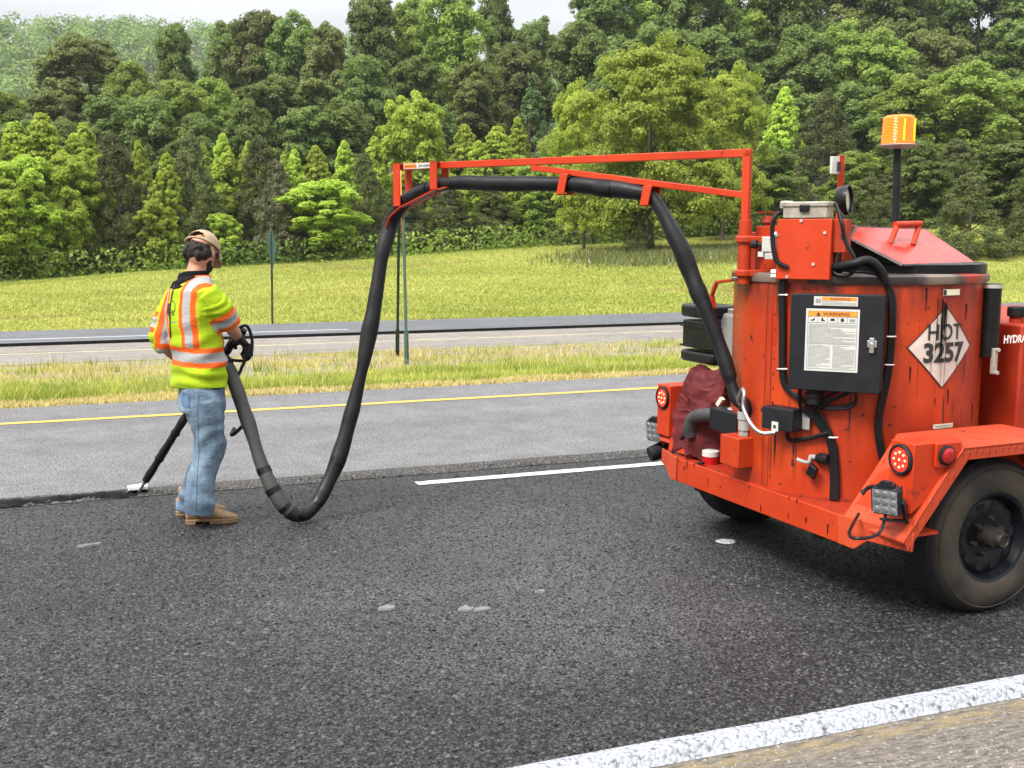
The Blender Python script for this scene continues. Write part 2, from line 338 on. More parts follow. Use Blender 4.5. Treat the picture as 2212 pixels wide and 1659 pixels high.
class MB:
    def __init__(s): s.V = []; s.F = []
    def add(s, V, Fc): o = len(s.V); s.V += [np.asarray(p, float) for p in V]; s.F += [tuple(i+o for i in f) for f in Fc]; return s
    def hexa(s, b, t):      # 4 bottom + 4 top points
        return s.add(list(b)+list(t), [(3, 2, 1, 0), (4, 5, 6, 7), (0, 1, 5, 4), (1, 2, 6, 5), (2, 3, 7, 6), (3, 0, 4, 7)])
    def box(s, lo, hi):
        (a, b, c), (d, e, f) = lo, hi
        return s.hexa([(a, b, c), (d, b, c), (d, e, c), (a, e, c)], [(a, b, f), (d, b, f), (d, e, f), (a, e, f)])
    def obox(s, c, ax, ay, az):   # centre and three half-axis vectors
        c, ax, ay, az = map(np.asarray, (c, ax, ay, az))
        q = [(-1, -1), (1, -1), (1, 1), (-1, 1)]
        return s.hexa([c+i*ax+j*ay-az for i, j in q], [c+i*ax+j*ay+az for i, j in q])
    def beam(s, p, q, wd, ht, up=(0, 0, 1)):
        p, q = map(np.asarray, (p, q)); d = q-p; L = np.linalg.norm(d); d = d/L; sd_ = np.cross(d, up); sd_ /= np.linalg.norm(sd_); u = np.cross(sd_, d)
        return s.obox((p+q)/2, d*L/2, sd_*wd/2, u*ht/2)
    def tube(s, pts, r, n=12, cap=True, ell=1.0):
        P = [np.asarray(p, float) for p in pts]; rr = r if hasattr(r, '__len__') else [r]*len(P); o = len(s.V); px = None
        for i, p in enumerate(P):
            d = P[min(i+1, len(P)-1)]-P[max(i-1, 0)]; x, y, d = frame(d)
            if px is not None:
                x = px-d*(px@d); x /= np.linalg.norm(x); y = np.cross(d, x)
            px = x
            for k in range(n):
                a = 2*math.pi*k/n; s.V.append(p+rr[i]*(math.cos(a)*x+ell*math.sin(a)*y))
        for i in range(len(P)-1):
            for k in range(n):
                s.F.append((o+i*n+k, o+i*n+(k+1) % n, o+(i+1)*n+(k+1) % n, o+(i+1)*n+k))
        if cap: s.F.append(tuple(o+k for k in range(n))[::-1]); s.F.append(tuple(o+(len(P)-1)*n+k for k in range(n)))
        return s
    def cyl(s, p, q, r, r2=None, n=20): return s.tube([p, q], [r, r if r2 is None else r2], n)
    def lathe(s, prof, c=(0, 0, 0), ax=(0, 0, 1), n=40, cap=True):   # prof: (radius, along)
        x, y, d = frame(ax); c = np.asarray(c, float); o = len(s.V)
        for (r, h) in prof:
            for k in range(n): a = 2*math.pi*k/n; s.V.append(c+d*h+r*(math.cos(a)*x+math.sin(a)*y))
        for i in range(len(prof)-1):
            for k in range(n): s.F.append((o+i*n+k, o+i*n+(k+1) % n, o+(i+1)*n+(k+1) % n, o+(i+1)*n+k))
        if cap: s.F.append(tuple(o+k for k in range(n))[::-1]); s.F.append(tuple(o+(len(prof)-1)*n+k for k in range(n)))
        return s
    def prism(s, poly, vecx):
        n = len(poly); P = [np.asarray(p, float) for p in poly]; vx = np.asarray(vecx, float)
        return s.add(P+[p+vx for p in P], [tuple(range(n))[::-1], tuple(range(n, 2*n))]+[(i, (i+1) % n, n+(i+1) % n, n+i) for i in range(n)])
    def build(s, name, mat, parent=None, bevel=0, smooth=True, angle=38, seg=2):
        me = mkmesh(name, s.V, s.F, smooth, angle)
        bm = bmesh.new(); bm.from_mesh(me); bmesh.ops.recalc_face_normals(bm, faces=bm.faces); bm.to_mesh(me); bm.free()
        o = link(name, me, mat, parent)
        if bevel:
            q = o.modifiers.new('bevel', 'BEVEL'); q.width = bevel; q.segments = seg; q.limit_method = 'ANGLE'; q.angle_limit = rad(40)
        return o
def spline(pts, n=8):
    P = [np.asarray(p, float) for p in pts]; out = []
    for i in range(len(P)-1):
        p0, p1, p2, p3 = P[max(i-1, 0)], P[i], P[i+1], P[min(i+2, len(P)-1)]
        for k in range(n):
            t = k/n; out.append(.5*((2*p1)+(-p0+p2)*t+(2*p0-5*p1+4*p2-p3)*t*t+(-p0+3*p1-3*p2+p3)*t**3))
    out.append(P[-1]); return out
def textmesh(body, size=1., off=0.):
    cu = bpy.data.curves.new('lettering', 'FONT'); cu.body = body; cu.size = size; cu.offset = off; cu.align_x = 'CENTER'; cu.align_y = 'CENTER'; cu.resolution_u = 4
    o = bpy.data.objects.new('lettering', cu); COL.objects.link(o); dg = bpy.context.evaluated_depsgraph_get()
    me = bpy.data.meshes.new_from_object(o.evaluated_get(dg)); V = np.array([v.co[:] for v in me.vertices]); V[:, 1] -= (V[:, 1].max()+V[:, 1].min())/2; Fc = [tuple(p.vertices) for p in me.polygons]
    bpy.data.objects.remove(o); bpy.data.curves.remove(cu); bpy.data.meshes.remove(me); return V, Fc
def remesh(parts, vox, smooth=6, name='body'):
    """union of closed shells -> one continuous surface (verts, faces)"""
    V, Fc = [], []
    for mb in parts: o = len(V); V += mb.V; Fc += [tuple(i+o for i in f) for f in mb.F]
    me = mkmesh(name, V, Fc, False); bm = bmesh.new(); bm.from_mesh(me); bmesh.ops.recalc_face_normals(bm, faces=bm.faces); bm.to_mesh(me); bm.free()
    o = bpy.data.objects.new(name, me); COL.objects.link(o)
    r = o.modifiers.new('r', 'REMESH'); r.mode = 'VOXEL'; r.voxel_size = vox; r.adaptivity = 0
    if smooth: q = o.modifiers.new('s', 'SMOOTH'); q.factor = .5; q.iterations = smooth
    dg = bpy.context.evaluated_depsgraph_get(); m2 = bpy.data.meshes.new_from_object(o.evaluated_get(dg))
    bpy.data.objects.remove(o); bpy.data.meshes.remove(me)
    m2.polygons.foreach_set('use_smooth', [True]*len(m2.polygons)); return m2
def mesh_np(me):
    V = np.empty(len(me.vertices)*3, np.float32); me.vertices.foreach_get('co', V)
    Nn = np.empty(len(me.vertices)*3, np.float32); me.vertices.foreach_get('normal', Nn); return V.reshape(-1, 3).astype(float), Nn.reshape(-1, 3).astype(float)
def set_co(me, V): me.vertices.foreach_set('co', V.astype(np.float32).ravel()); me.update()
def set_col(me, C):
    a = me.attributes.new('col', 'FLOAT_COLOR', 'POINT'); c = np.ones((len(C), 4), np.float32); c[:, :3] = C; a.data.foreach_set('color', c.ravel())
def vnoise(P, seed=0, oct_=3):
    """smooth value noise from summed sines, about -1..1"""
    r = np.random.default_rng(seed); out = np.zeros(len(P)); amp = 1.; tot = 0
    for o_ in range(oct_):
        for k in range(4):
            d = r.normal(size=P.shape[1]); d /= np.linalg.norm(d); out += amp*np.sin((P@d)*(2**o_)*r.uniform(.7, 1.4)+r.uniform(0, 6.28)); tot += amp
        amp *= .55
    return out/tot*2.2

# ================================================================ SETTING
def hz(X, Y):
    X = np.asarray(X, float); Y = np.asarray(Y, float)
    z = np.where(Y < 11.4, -.10, 0.)
    z = np.where((Y >= 11.4) & (Y < 23.3), .02-.0745*(Y-11.4), z)
    z = np.where((Y >= 23.3) & (Y < 31.0), -.95, z)
    tgt = np.clip(-.62+.06*X, -1.5, 9.)
    t = np.clip((Y-31)/41., 0, 1); g = np.sin(t*math.pi/2)**.9*.35+t*.65
    hill = -.86+(tgt+.86)*g + .10*np.sin(X*.31+.5)*np.sin(Y*.23)*np.clip((Y-33)/8, 0, 1)*np.clip((80-Y)/10, 0, 1)
    hill = hill+np.clip(Y-74, 0, 110)*.13+np.clip(Y-184, 0, 140)*.05
    s = np.clip((Y-330)/260., 0, 1); hill = hill+(s*s*(3-2*s))*(66+6*np.sin(X*.012+1.3)-.03*X)
    return np.where(Y >= 31, hill, z)
yl_ = np.concatenate([np.linspace(-25, 2, 6), [2.5, 11.36, 11.42], np.linspace(11.6, 23.2, 40), [23.29, 23.34, 30.95, 31.02], np.linspace(31.4, 80, 90), np.linspace(82, 320, 50), np.linspace(330, 900, 60)])
xl_ = np.concatenate([np.linspace(-500, -40, 20), np.linspace(-36, 70, 120), np.linspace(75, 900, 60)])
GX, GY = np.meshgrid(xl_, yl_); GZ = hz(GX, GY); nx = len(xl_)
gf = [(j*nx+i, j*nx+i+1, (j+1)*nx+i+1, (j+1)*nx+i) for j in range(len(yl_)-1) for i in range(nx-1)]
ground = link('ground', mkmesh('ground', np.stack([GX, GY, GZ], -1).reshape(-1, 3), gf, True, 80), 'ground_grass'); tag(ground, kind='structure', label='green grass verge and hillside rising to the woods')
XA, XB = -60., 140.
def strip(name, y0, y1, z, mat, x0=XA, x1=XB, label=None, th=.0, ny=1, nxs=1):
    mb = MB()
    if th: mb.box((x0, y0, z-th), (x1, y1, z))
    else: mb.add([(x0, y0, z), (x1, y0, z), (x1, y1, z), (x0, y1, z)], [(0, 1, 2, 3)])
    o = mb.build(name, mat, None, smooth=False); tag(o, kind='structure', label=label); return o
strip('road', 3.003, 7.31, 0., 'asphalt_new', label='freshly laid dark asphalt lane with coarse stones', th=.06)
ZF = .03
strip('passing_lane', 7.40, 11.36, ZF, 'asphalt_old', label='older light grey asphalt lane beyond the joint', th=.09)
strip('shoulder', -12, 2.97, -.032, 'shoulder_milled', label='tan milled shoulder with fine grooves', th=.05)
# rough broken edge between the two lanes
def rough_strip(name, x0, x1, prof, step, amp, mat, seed, jit=.012):
    r = np.random.default_rng(seed); xs = np.arange(x0, x1, step); n = len(prof); V = []
    for i, x in enumerate(xs):
        for k, (y, z) in enumerate(prof):
            a = amp if 0 < k < n-1 else amp*.25
            V.append((x+r.normal()*step*.2, y+r.normal()*a+jit*math.sin(x*5.1+k)*.6, z+(r.normal()*a*.5 if 0 < k < n-1 else 0)))
    Fc = [(i*n+k, (i+1)*n+k, (i+1)*n+k+1, i*n+k+1) for i in range(len(xs)-1) for k in range(n-1)]
    return link(name, mkmesh(name, V, Fc, True, 25), mat)
e = rough_strip('lane_edge', -6, 22, [(7.285, .003), (7.30, .010), (7.325, .018), (7.35, .026), (7.385, .032), (7.42, ZF+.002)], .016, .007, 'raw_edge', 3)
tag(e, kind='structure', label='raw broken edge of old asphalt between the two lanes')
e = rough_strip('edge_line', -3, 13, [(3.062, .0035), (3.045, .005), (3.015, .0045), (2.998, .002), (2.986, -.007), (2.974, -.020), (2.958, -.0305)], .022, .0022, 'edge_paint', 4, .004)
tag(e, kind='structure', label='rough white edge line beside the shoulder')
# markings (4 mm sheets with slightly uneven edges)
def marking(name, x0, x1, y0, y1, z, mat, label, seed, wob=.006, step=.05):
    r = np.random.default_rng(seed); xs = np.arange(x0, x1+step, step); V = []
    for x in xs: V += [(x, y0+r.normal()*wob, z), (x, y1+r.normal()*wob, z)]
    Fc = [(2*i, 2*i+2, 2*i+3, 2*i+1) for i in range(len(xs)-1)]
    o = link(name, mkmesh(name, V, Fc, False), mat); tag(o, kind='structure', label=label); return o
marking('lane_dash', 1.93, 5.2, 6.97, 7.075, .004, 'dash_paint', 'white lane dash beside the open joint', 2, .003)
marking('left_edge_line', XA, XB, 10.36, 10.47, ZF+.004, 'yellow_paint', 'yellow edge line of the passing lane', 3, .004, .4)
# opposite carriageway
ZO = -.86
strip('opposite_road', 27.25, 30.95, ZO+.05, 'asphalt_far', label='dark resurfaced far lane of the opposite road', th=.2)
strip('opposite_lane', 23.3, 27.2, ZO, 'lane_milled', label='pale milled near lane of the opposite road', th=.12)
mb = MB(); mb.box((XA, 27.2, ZO+.001), (XB, 27.245, ZO+.075)); o = mb.build('resurfacing_edge', 'tar', smooth=False); tag(o, kind='structure', label='black step edge along the opposite road')
marking('opposite_edge_line', XA, XB, 25.35, 25.47, ZO+.004, 'faded_yellow', 'faded yellow edge line of the opposite road', 5, .01, .4)
xw = wy(850/1.1302, 700, 28.4)[0]
marking('opposite_dash', -8, xw, 28.35, 28.48, ZO+.054, 'dash_paint', 'white dash on the far lane of the opposite road', 6, .003)

# proud aggregate of the fresh lane: real stones where the camera is near enough to tell them apart
r = np.random.default_rng(31); n = 84000
Y = 3.08+(r.random(n)**1.25)*4.15; X = Y*np.tan(r.uniform(rad(-9), rad(50), n)); n = len(X)
rad_s = r.uniform(.0045, .0105, n)*(1+.5*(r.random(n) < .08)); hh_ = rad_s*r.uniform(.22, .55, n); a0 = r.uniform(0, 6.283, n); el_ = r.uniform(.6, 1., n)
ring = np.stack([np.stack([X+rad_s*np.cos(a0+k*1.2566)*(.8+.4*r.random(n)), Y+rad_s*el_*np.sin(a0+k*1.2566)*(.8+.4*r.random(n)), np.full(n, -.0008)], -1) for k in range(5)], 1)
apx = np.stack([X+rad_s*.35*r.normal(size=n), Y+rad_s*.35*r.normal(size=n), hh_], -1)
tri = np.stack([np.stack([ring[:, k], ring[:, (k+1) % 5], apx], 1) for k in range(5)], 1).reshape(-1, 3)
gcol = (.006+.085*r.random(n)**2.8)*(1+.25*vnoise(np.stack([X*.8, Y*.8], -1), 61, 3)); gcol = np.repeat(np.clip(gcol, .006, .2), 5)[:, None]*A3(1.0, .985, .98)
ag = link('aggregate', quadmesh('aggregate', tri, None, gcol, 3), 'aggregate'); tag(ag, 'coarse dark stones standing proud in the fresh asphalt', 'aggregate', kind='stuff')
# joint sealant bead at left, from the frame edge to the wand tip
tipw = gz(303, 1064, .03)
r = np.random.default_rng(12); V = []; xs = np.arange(-4.5, tipw[0]+.06, .018); nk = 9
for i, x in enumerate(xs):
    wdt = .036+.010*math.sin(x*7)+.009*math.sin(x*17+1)+.004*math.sin(x*41)+r.normal()*.003; f = min(1, (xs[-1]-x)/.08+.1)
    for k in range(nk):
        a = k/(nk-1); V.append((x, 7.335+(a-.5)*2*wdt*f+.012*math.sin(x*3.3), .006+.03*a+(.012+.006*math.sin(x*23+a*4)+.004*math.sin(x*51))*math.sin(a*math.pi)*f+r.normal()*.0015))
bead = link('sealant_bead', mkmesh('sealant_bead', V, [(i*nk+k, (i+1)*nk+k, (i+1)*nk+k+1, i*nk+k+1) for i in range(len(xs)-1) for k in range(nk-1)], True, 60), 'fresh_tar')
tag(bead, 'glossy black sealant bead just poured in the joint left of the wand tip', 'sealant')

# loose flat chips and a painted pool of light on the fresh lane
def chip(u, v, s, seed, label, asp=1.5):
    r = np.random.default_rng(seed); c = gz(u, v); n = 9; mb = MB(); top = []; bot = []
    for k in range(n):
        a = 2*math.pi*k/n; q = s*(1+.25*r.normal()); top.append((math.cos(a)*q*asp*.85, math.sin(a)*q*.85, .012+.002*r.normal())); bot.append((math.cos(a)*q*asp, math.sin(a)*q, -.001))
    mb.add(bot+top, [tuple(range(n))[::-1], tuple(range(n, 2*n))]+[(k, (k+1) % n, n+(k+1) % n, n+k) for k in range(n)])
    o = mb.build('asphalt_chip', 'stone', bevel=.002, seg=1); o.location = c; tag(o, label, 'stone chip', 'loose chips on the fresh lane'); return o
chip(836, 1316, .028, 1, 'flat grey chip alone on the lane, left of the touching pair')
chip(1007, 1317, .026, 2, 'left one of two touching grey chips on the fresh lane')
chip(1038, 1318, .026, 3, 'right one of two touching grey chips on the fresh lane')
chip(193, 1180, .030, 4, 'pale flat chip on the lane left of the boots', 2.2)
chip(1168, 1280, .018, 5, 'small pale chip on the lane behind the touching pair', 1.6)
c = gz(1568, 1171); mb = MB(); mb.add([(c[0]+.055*math.cos(a)*(1+.1*math.sin(3*a)), c[1]+.05*math.sin(a), .004) for a in np.linspace(0, 6.283, 22)[:-1]], [tuple(range(21))])  # puddle of light on the asphalt, drawn as a flat white disc
tag(mb.build('light_pool', 'dash_paint', smooth=False), kind='structure', label='pool of light painted as a round white disc on the lane under the trailer')

# ---------------------------------------------------------------- road signs seen edge on
def tpost(root, name, p, q, wd=.045):
    mb = MB(); p, q = map(np.asarray, (p, q)); mb.beam(p, q, wd, .014); mb.beam(p+A3(0, .0, 0), q, .014, wd); mb.build(name, 'post_green', root)
def ghit(u, v):
    best = None
    for y in np.arange(11.5, 75, .05):
        P = wy(u, v, y)
        if P[2] <= hz(P[0], P[1]): return P
    return wy(u, v, 60)
b1 = wy(587, 704, 31.3); b1[2] = hz(b1[0], b1[1])
s1 = empty('road_sign', b1); tag(s1, 'tall diamond road sign seen from behind, beyond the opposite road right of the worker', 'road sign')
top = wy(585, 487, 31.3)-b1; bot = wy(589, 588, 31.3)-b1; lft = wy(573.5, 522, 31.3)-b1; rgt = wy(599, 530, 31.3)-b1
mb = MB(); th = A3(0, .02, 0); mid = (lft+rgt)/2; mid[2] = (lft[2]+rgt[2])/2
mb.prism([top, A3(lft[0], -.14, lft[2]), bot, A3(rgt[0], .14, rgt[2])], th); mb.build('panel', 'sign_green', s1)
for du, dw, dy in ((-5, 1, -.15), (4, 4.5, .15)):
    pt = wy(586+du*.5, 500, 31.3)-b1; pt[1] = dy-.05; pb = wy(585+dw, 704, 31.3)-b1; pb[1] = dy-.05; pb[2] = -.1; tpost(s1, 'post', pb, pt, .05)
pa = ghit(858, 770); pb_ = ghit(879, 788); base = (pa+pb_)/2
s2 = empty('road_sign', base); tag(s2, 'edge-on road sign on two splayed green posts in the grass median', 'road sign')
ym = base[1]; tp = wy(866, 452, ym)-base
for P_, dx in ((pa, -.015), (pb_, .03)):
    q = P_-base; mid = np.array([tp[0]+dx*.4, tp[1]+q[1]*.06, tp[2]]); tpost(s2, 'post', q-A3(0, 0, .15), mid, .05)
    tpost(s2, 'post_sleeve', q-A3(0, 0, .15), q+(mid-q)*.2, .075)
tt = wy(866, 366, ym)-base; bb = wy(870, 500, ym)-base; hh = (tt[2]-bb[2])/2; cz = (tt[2]+bb[2])/2
vd = (base-CAMP)*A3(1, 1, 0); vd /= np.linalg.norm(vd); vn = A3(vd[1], -vd[0], 0); pc0 = A3(tp[0], tp[1], 0)
mb = MB(); mb.prism([pc0+A3(0, 0, cz+hh), pc0-vd*hh+A3(0, 0, cz), pc0+A3(0, 0, cz-hh), pc0+vd*hh+A3(0, 0, cz)], vn*.012); mb.build('panel', 'label_orange', s2)

# ================================================================ SEALANT MELTER TRAILER (local axes: x forward, y to the median, z up)
TR = empty('sealant_trailer', T0, YAW)
tag(TR, 'orange-red asphalt sealant melter trailer with round tank and hose boom', 'trailer')
RT = .612; ZD = .445
def bolt(mb, p, n, r=.012, h=.01): p = np.asarray(p); n = np.asarray(n)/np.linalg.norm(n); mb.cyl(p-n*.002, p+n*h, r, r*.85, 8)
# --- frame / bumper / deck
mb = MB()
outer = [(-.625, .64), (-.625, -.66), (-.56, -1.04)]
deck = [(-.62, .64), (-.62, -.66), (-.55, -1.03), (-.40, -1.03), (-.40, -.68), (1.9, -.68), (1.9, .68), (-.40, .68), (-.40, .93), (-.55, .93)]
mb.prism([(x, y, ZD-.012) for x, y in deck], (0, 0, .012)); mb.build('deck', 'red_dirty', TR)
mb = MB(); mb.prism([(-.628, .66, .325), (-.628, -.67, .325), (-.628, -.67, .455), (-.628, .66, .455)], (.012, 0, 0)); mb.build('bumper', 'red', TR, bevel=.004)
for s in (1, -1):     # wing plates that slope up to the fender corners
    mb = MB(); P = [(-.630, s*.672, .325), (-.612, s*.76, .318), (-.600, s*.83, .372), (-.560, s*(1.045 if s < 0 else .94), .375), (-.556, s*(1.05 if s < 0 else .945), .455), (-.630, s*.672, .457)]
    mb.prism(P, (.012, 0, 0)); mb.build('bumper_wing', 'red_tread', TR, bevel=.003)
mb = MB()
for y in (-.5, .5): mb.box((-.6, y-.03, .30), (3.2, y+.03, .43))
mb.box((.5, -.5, .31), (.58, .5, .42)); mb.beam((0, -.8, .35), (0, .8, .35), .09, .09); mb.build('chassis', 'black_steel', TR, bevel=.004)
mb = MB(); mb.beam((1.85, -.62, .38), (3.6, 0, .40), .08, .12); mb.beam((1.85, .62, .38), (3.6, 0, .40), .08, .12); mb.build('drawbar', 'red', TR, bevel=.004)

# --- fenders, wheels
def wheel(s):
    yo = s*.965; yi = s*.735; R = .352; ax = (0, s, 0); c = (0, 0, R)
    mb = MB()   # rim: dish, barrel, flange
    mb.lathe([(.04, yo*s-.055), (.105, yo*s-.050), (.125, yo*s-.042), (.160, yo*s-.046), (.176, yo*s-.060), (.186, yo*s-.03), (.192, yo*s-.012), (.206, yo*s-.006), (.210, yo*s-.012), (.205, yo*s-.03), (.19, yo*s-.06), (.19, yi*s+.02)], c, ax, 48, cap=False)
    rim = mb.build('wheel', 'rim_black', TR)
    mb = MB()
    def tp(t): return t
    w2 = (yo-yi)*s
    prof = [(.200, .014), (.208, .004), (.225, -.002), (.255, -.006), (.285, -.004), (.305, .002), (.322, .010), (.330, .018), (.345, .034), (.351, .052), (.352, .115), (.352, w2-.115), (.351, w2-.052), (.345, w2-.03), (.31, w2-.004), (.27, w2+.004), (.22, w2), (.195, w2-.012)]
    mb.lathe([(r, yo*s-a) for r, a in prof], c, ax, 72, cap=False)
    for k in (-1, 0, 1):    # tread grooves as proud ribs
        mid = (abs(yo)+abs(yi))/2+k*.055
        mb.lathe([(.351, mid-.021), (.3545, mid-.019), (.3545, mid+.019), (.351, mid+.021)], c, ax, 72, cap=False)
    mb.lathe([(.313, yo*s+.0), (.316, yo*s+.002), (.320, yo*s-.004)], c, ax, 72, cap=False)
    mb.build('tyre', 'tyre_dust', rim, angle=30)
    mb = MB(); mb.lathe([(.050, yo*s-.06), (.048, yo*s-.02), (.046, yo*s+.020), (.034, yo*s+.024), (.034, yo*s+.050), (.031, yo*s+.055), (.024, yo*s+.055), (.022, yo*s+.050), (0.002, yo*s+.050)], c, ax, 28); mb.build('hub', 'hub_steel', rim)
    for k in range(6):
        a = 2*math.pi*k/6+.35; p = A3(math.cos(a)*.082, yo-s*.054, R+math.sin(a)*.082); mb = MB(); mb.cyl(p, p+A3(0, s*.028, 0), .013, .010, 6); mb.build('lug_nut', 'hub_steel', rim)
    for k in range(10):
        a = 2*math.pi*(k+.5)/10+.35; n = 10; cc = A3(math.cos(a)*.143, yo-s*.0445, R+math.sin(a)*.143); rr = A3(math.cos(a), 0, math.sin(a)); tt_ = A3(-math.sin(a), 0, math.cos(a))
        mb = MB(); mb.add([cc+rr*.018*math.cos(q)+tt_*.024*math.sin(q)+A3(0, s*.004, 0) for q in np.linspace(0, 6.283, n+1)[:-1]], [tuple(range(n))]); mb.build('vent_hole', 'void', rim, smooth=False)
plain('void', (.002, .002, .002), .9, var=0.)
plain('hub_steel', (.028, .025, .020), .6, .4, var=.4, scale=30, bump=.2)
m, ntm, b, o = newmat('tyre_dust'); v = vec(ntm)     # tan road dust on the sidewalls, black tread
ys = N(ntm, 'ShaderNodeSeparateXYZ'); ntm.links.new(v, ys.inputs[0])
side = ramp(ntm, mathn(ntm, 'ABSOLUTE', ys.outputs[1]), .938, .958)
dn = ramp(ntm, noise(ntm, v, 5, 5, .6), .3, .65); c = mixc(ntm, mathn(ntm, 'MULTIPLY', side, mathn(ntm, 'MULTIPLY', dn, .85)), (.008, .008, .009), (.066, .050, .031))
ntm.links.new(c, b.inputs['Base Color']); setv(b, Roughness=.75); bumpn(ntm, b, noise(ntm, v, 60, 3), .2, .003); M['tyre_dust'] = m
wheel(-1); wheel(1)
for s in (-1, 1):
    prof = [(-.60 if s < 0 else -.54, .425 if s < 0 else .50), (-.295, .795), (.33, .795), (.62, .44)]      # x, z
    yi, yo = s*.66, s*(1.045 if s < 0 else 1.0)
    mb = MB(); t = .008
    for (x0, z0), (x1, z1) in zip(prof[:-1], prof[1:]):
        mb.hexa([(x0, yi, z0-t), (x1, yi, z1-t), (x1, yo, z1-t), (x0, yo, z0-t)], [(x0, yi, z0), (x1, yi, z1), (x1, yo, z1), (x0, yo, z0)])
    f = mb.build('fender', 'red_tread', TR)
    mb = MB()                                       # outer hanging lip
    lp = [(-.60 if s < 0 else -.54, .425 if s < 0 else .50), (-.295, .797), (.33, .797), (.62, .44)]; li = [(-.575 if s < 0 else -.515, .385 if s < 0 else .46), (-.27, .745), (.305, .745), (.585, .40)]
    for i in range(3):
        a0, a1, b0, b1_ = lp[i], lp[i+1], li[i], li[i+1]
        mb.hexa([(b0[0], yo, b0[1]), (b1_[0], yo, b1_[1]), (b1_[0], yo-s*.006, b1_[1]), (b0[0], yo-s*.006, b0[1])], [(a0[0], yo, a0[1]), (a1[0], yo, a1[1]), (a1[0], yo-s*.006, a1[1]), (a0[0], yo-s*.006, a0[1])])
    mb.build('lip', 'red_tread', f)
    mb = MB(); mb.prism([(-.56, yi, .45), (-.30, yi, .793), (.33, yi, .793), (.6, yi, .45)], (0, -s*.006, 0)); mb.build('inner_panel', 'red', f)
    # light box on the rear slope of the fender
    y0, y1 = s*.885, s*1.02; ya, yb = min(y0, y1), max(y0, y1)
    mb = MB(); mb.hexa([(-.548, ya, .53), (-.43, ya, .60), (-.43, yb, .60), (-.548, yb, .53)], [(-.545, ya, .826), (-.28, ya, .826), (-.28, yb, .826), (-.545, yb, .826)])
    lb = mb.build('light_box', 'red_clean', TR, bevel=.003)
    mb = MB(); mb.hexa([(-.55, min(s*.66, y0), .46), (-.46, min(s*.66, y0), .56), (-.46, max(s*.66, y0), .56), (-.55, max(s*.66, y0), .46)], [(-.50, min(s*.78, y0), .66), (-.45, min(s*.78, y0), .68), (-.45, max(s*.78, y0), .68), (-.50, max(s*.78, y0), .66)]); mb.build('gusset', 'red', lb)
    cy = (y0+y1)/2; cz = .752
    mb = MB(); mb.lathe([(.066, 0), (.066, .012), (.060, .018), (.052, .016), (.052, .006)], (-.546, cy, cz), (-1, 0, 0), 36, cap=False); tl = mb.build('tail_light', 'black_rubber', TR)
    mb = MB(); mb.lathe([(.053, .004), (.053, .010), (.035, .013), (.001, .014)], (-.546, cy, cz), (-1, 0, 0), 32); mb.build('lens', 'led_red', tl)
    for k, (r_, n_) in enumerate(((0, 1), (.032, 8))):
        for q in range(n_):
            a = 2*math.pi*q/n_; p = A3(-.560, cy+r_*math.cos(a), cz+r_*math.sin(a)); mb = MB(); mb.lathe([(.0052, -.003), (.0045, .001), (.001, .002)], p, (-1, 0, 0), 8); mb.build('led', 'led_spot', tl)
# near side marker lamp on its bracket
mb = MB(); mb.box((-.44, -1.035, .722), (-.30, -1.022, .824)); mk = mb.build('marker_bracket', 'red_clean', TR, bevel=.003)
mb = MB(); mb.lathe([(.043, 0), (.043, .010), (.036, .015), (.034, .008)], (-.385, -1.036, .772), (0, -1, 0), 28, cap=False); ml_ = mb.build('marker_light', 'black_rubber', TR)
mb = MB(); mb.lathe([(.035, .004), (.034, .016), (.024, .022), (.02, .024), (.001, .024)], (-.385, -1.036, .772), (0, -1, 0), 28); mb.build('lens', 'red_lens', ml_)
# --- LED work lamps
def work_lamp(c, d, name, label=None, sc_=1., lit=False):
    x, y, d = frame(d); c = np.asarray(c); 
    if y[2] < 0: y = -y; x = -x
    s_ = .052*sc_
    mb = MB(); q = [(-1, -.8), (-.8, -1), (.8, -1), (1, -.8), (1, .8), (.8, 1), (-.8, 1), (-1, .8)]
    mb.prism([c+x*i*s_+y*j*s_ for i, j in q], -d*.03*sc_); hs_ = mb.build(name, 'black_steel', TR, bevel=.003)
    mb = MB()
    for k in range(7): mb.obox(c-d*(.045)*sc_+x*(k-3)*.013*sc_, x*.003*sc_, y*.044*sc_, d*.016*sc_)
    mb.build('cooling_fin', 'black_steel', hs_)
    mb = MB(); mb.obox(c+d*.003, x*s_*.86, y*s_*.86, d*.003); mb.build('lamp_glass', 'lamp_glass', hs_)
    for i in (-1, 0, 1):
        for j in (-1, 0, 1):
            mb = MB(); mb.lathe([(.0135*sc_, .003), (.011*sc_, .009), (.001, .011)], c+x*i*.029*sc_+y*j*.029*sc_, d, 10); mb.build('reflector', 'steel', hs_)
    mb = MB(); mb.obox(c-d*.02+y*.058*sc_, x*.028*sc_, y*.007, d*.02); mb.obox(c-d*.02+y*.068*sc_, x*.018*sc_, y*.005, d*.012); mb.build('top_block', 'black_steel', hs_)
    return hs_, x, y, d
c1 = lpy(1912, 1084, -1.0); dn = A3(-.86, -.45, -.18)
hs_, x, y, d_ = work_lamp(c1, dn, 'work_lamp', sc_=1.15)
mb = MB(); bb_ = lpz(1960, 1128, ZD+.03)
for s in (-1, 1):
    p = c1-d_*.03+x*s*.056; mb.beam(p, p-y*.052-d_*.06, .006, .02)
mb.beam(c1-d_*.095-y*.05-x*.058, c1-d_*.095-y*.05+x*.058, .05, .007); fk = lpy(1958, 1126, -1.0); ft0 = lpy(1905, 1122, -1.0); sdp = c1-d_*.03+x*np.sign(x@(RL@_r))*.064; mb.beam(sdp, fk, .012, .028); mb.beam(fk, ft0, .028, .010); mb.build('bracket', 'black_steel', hs_)
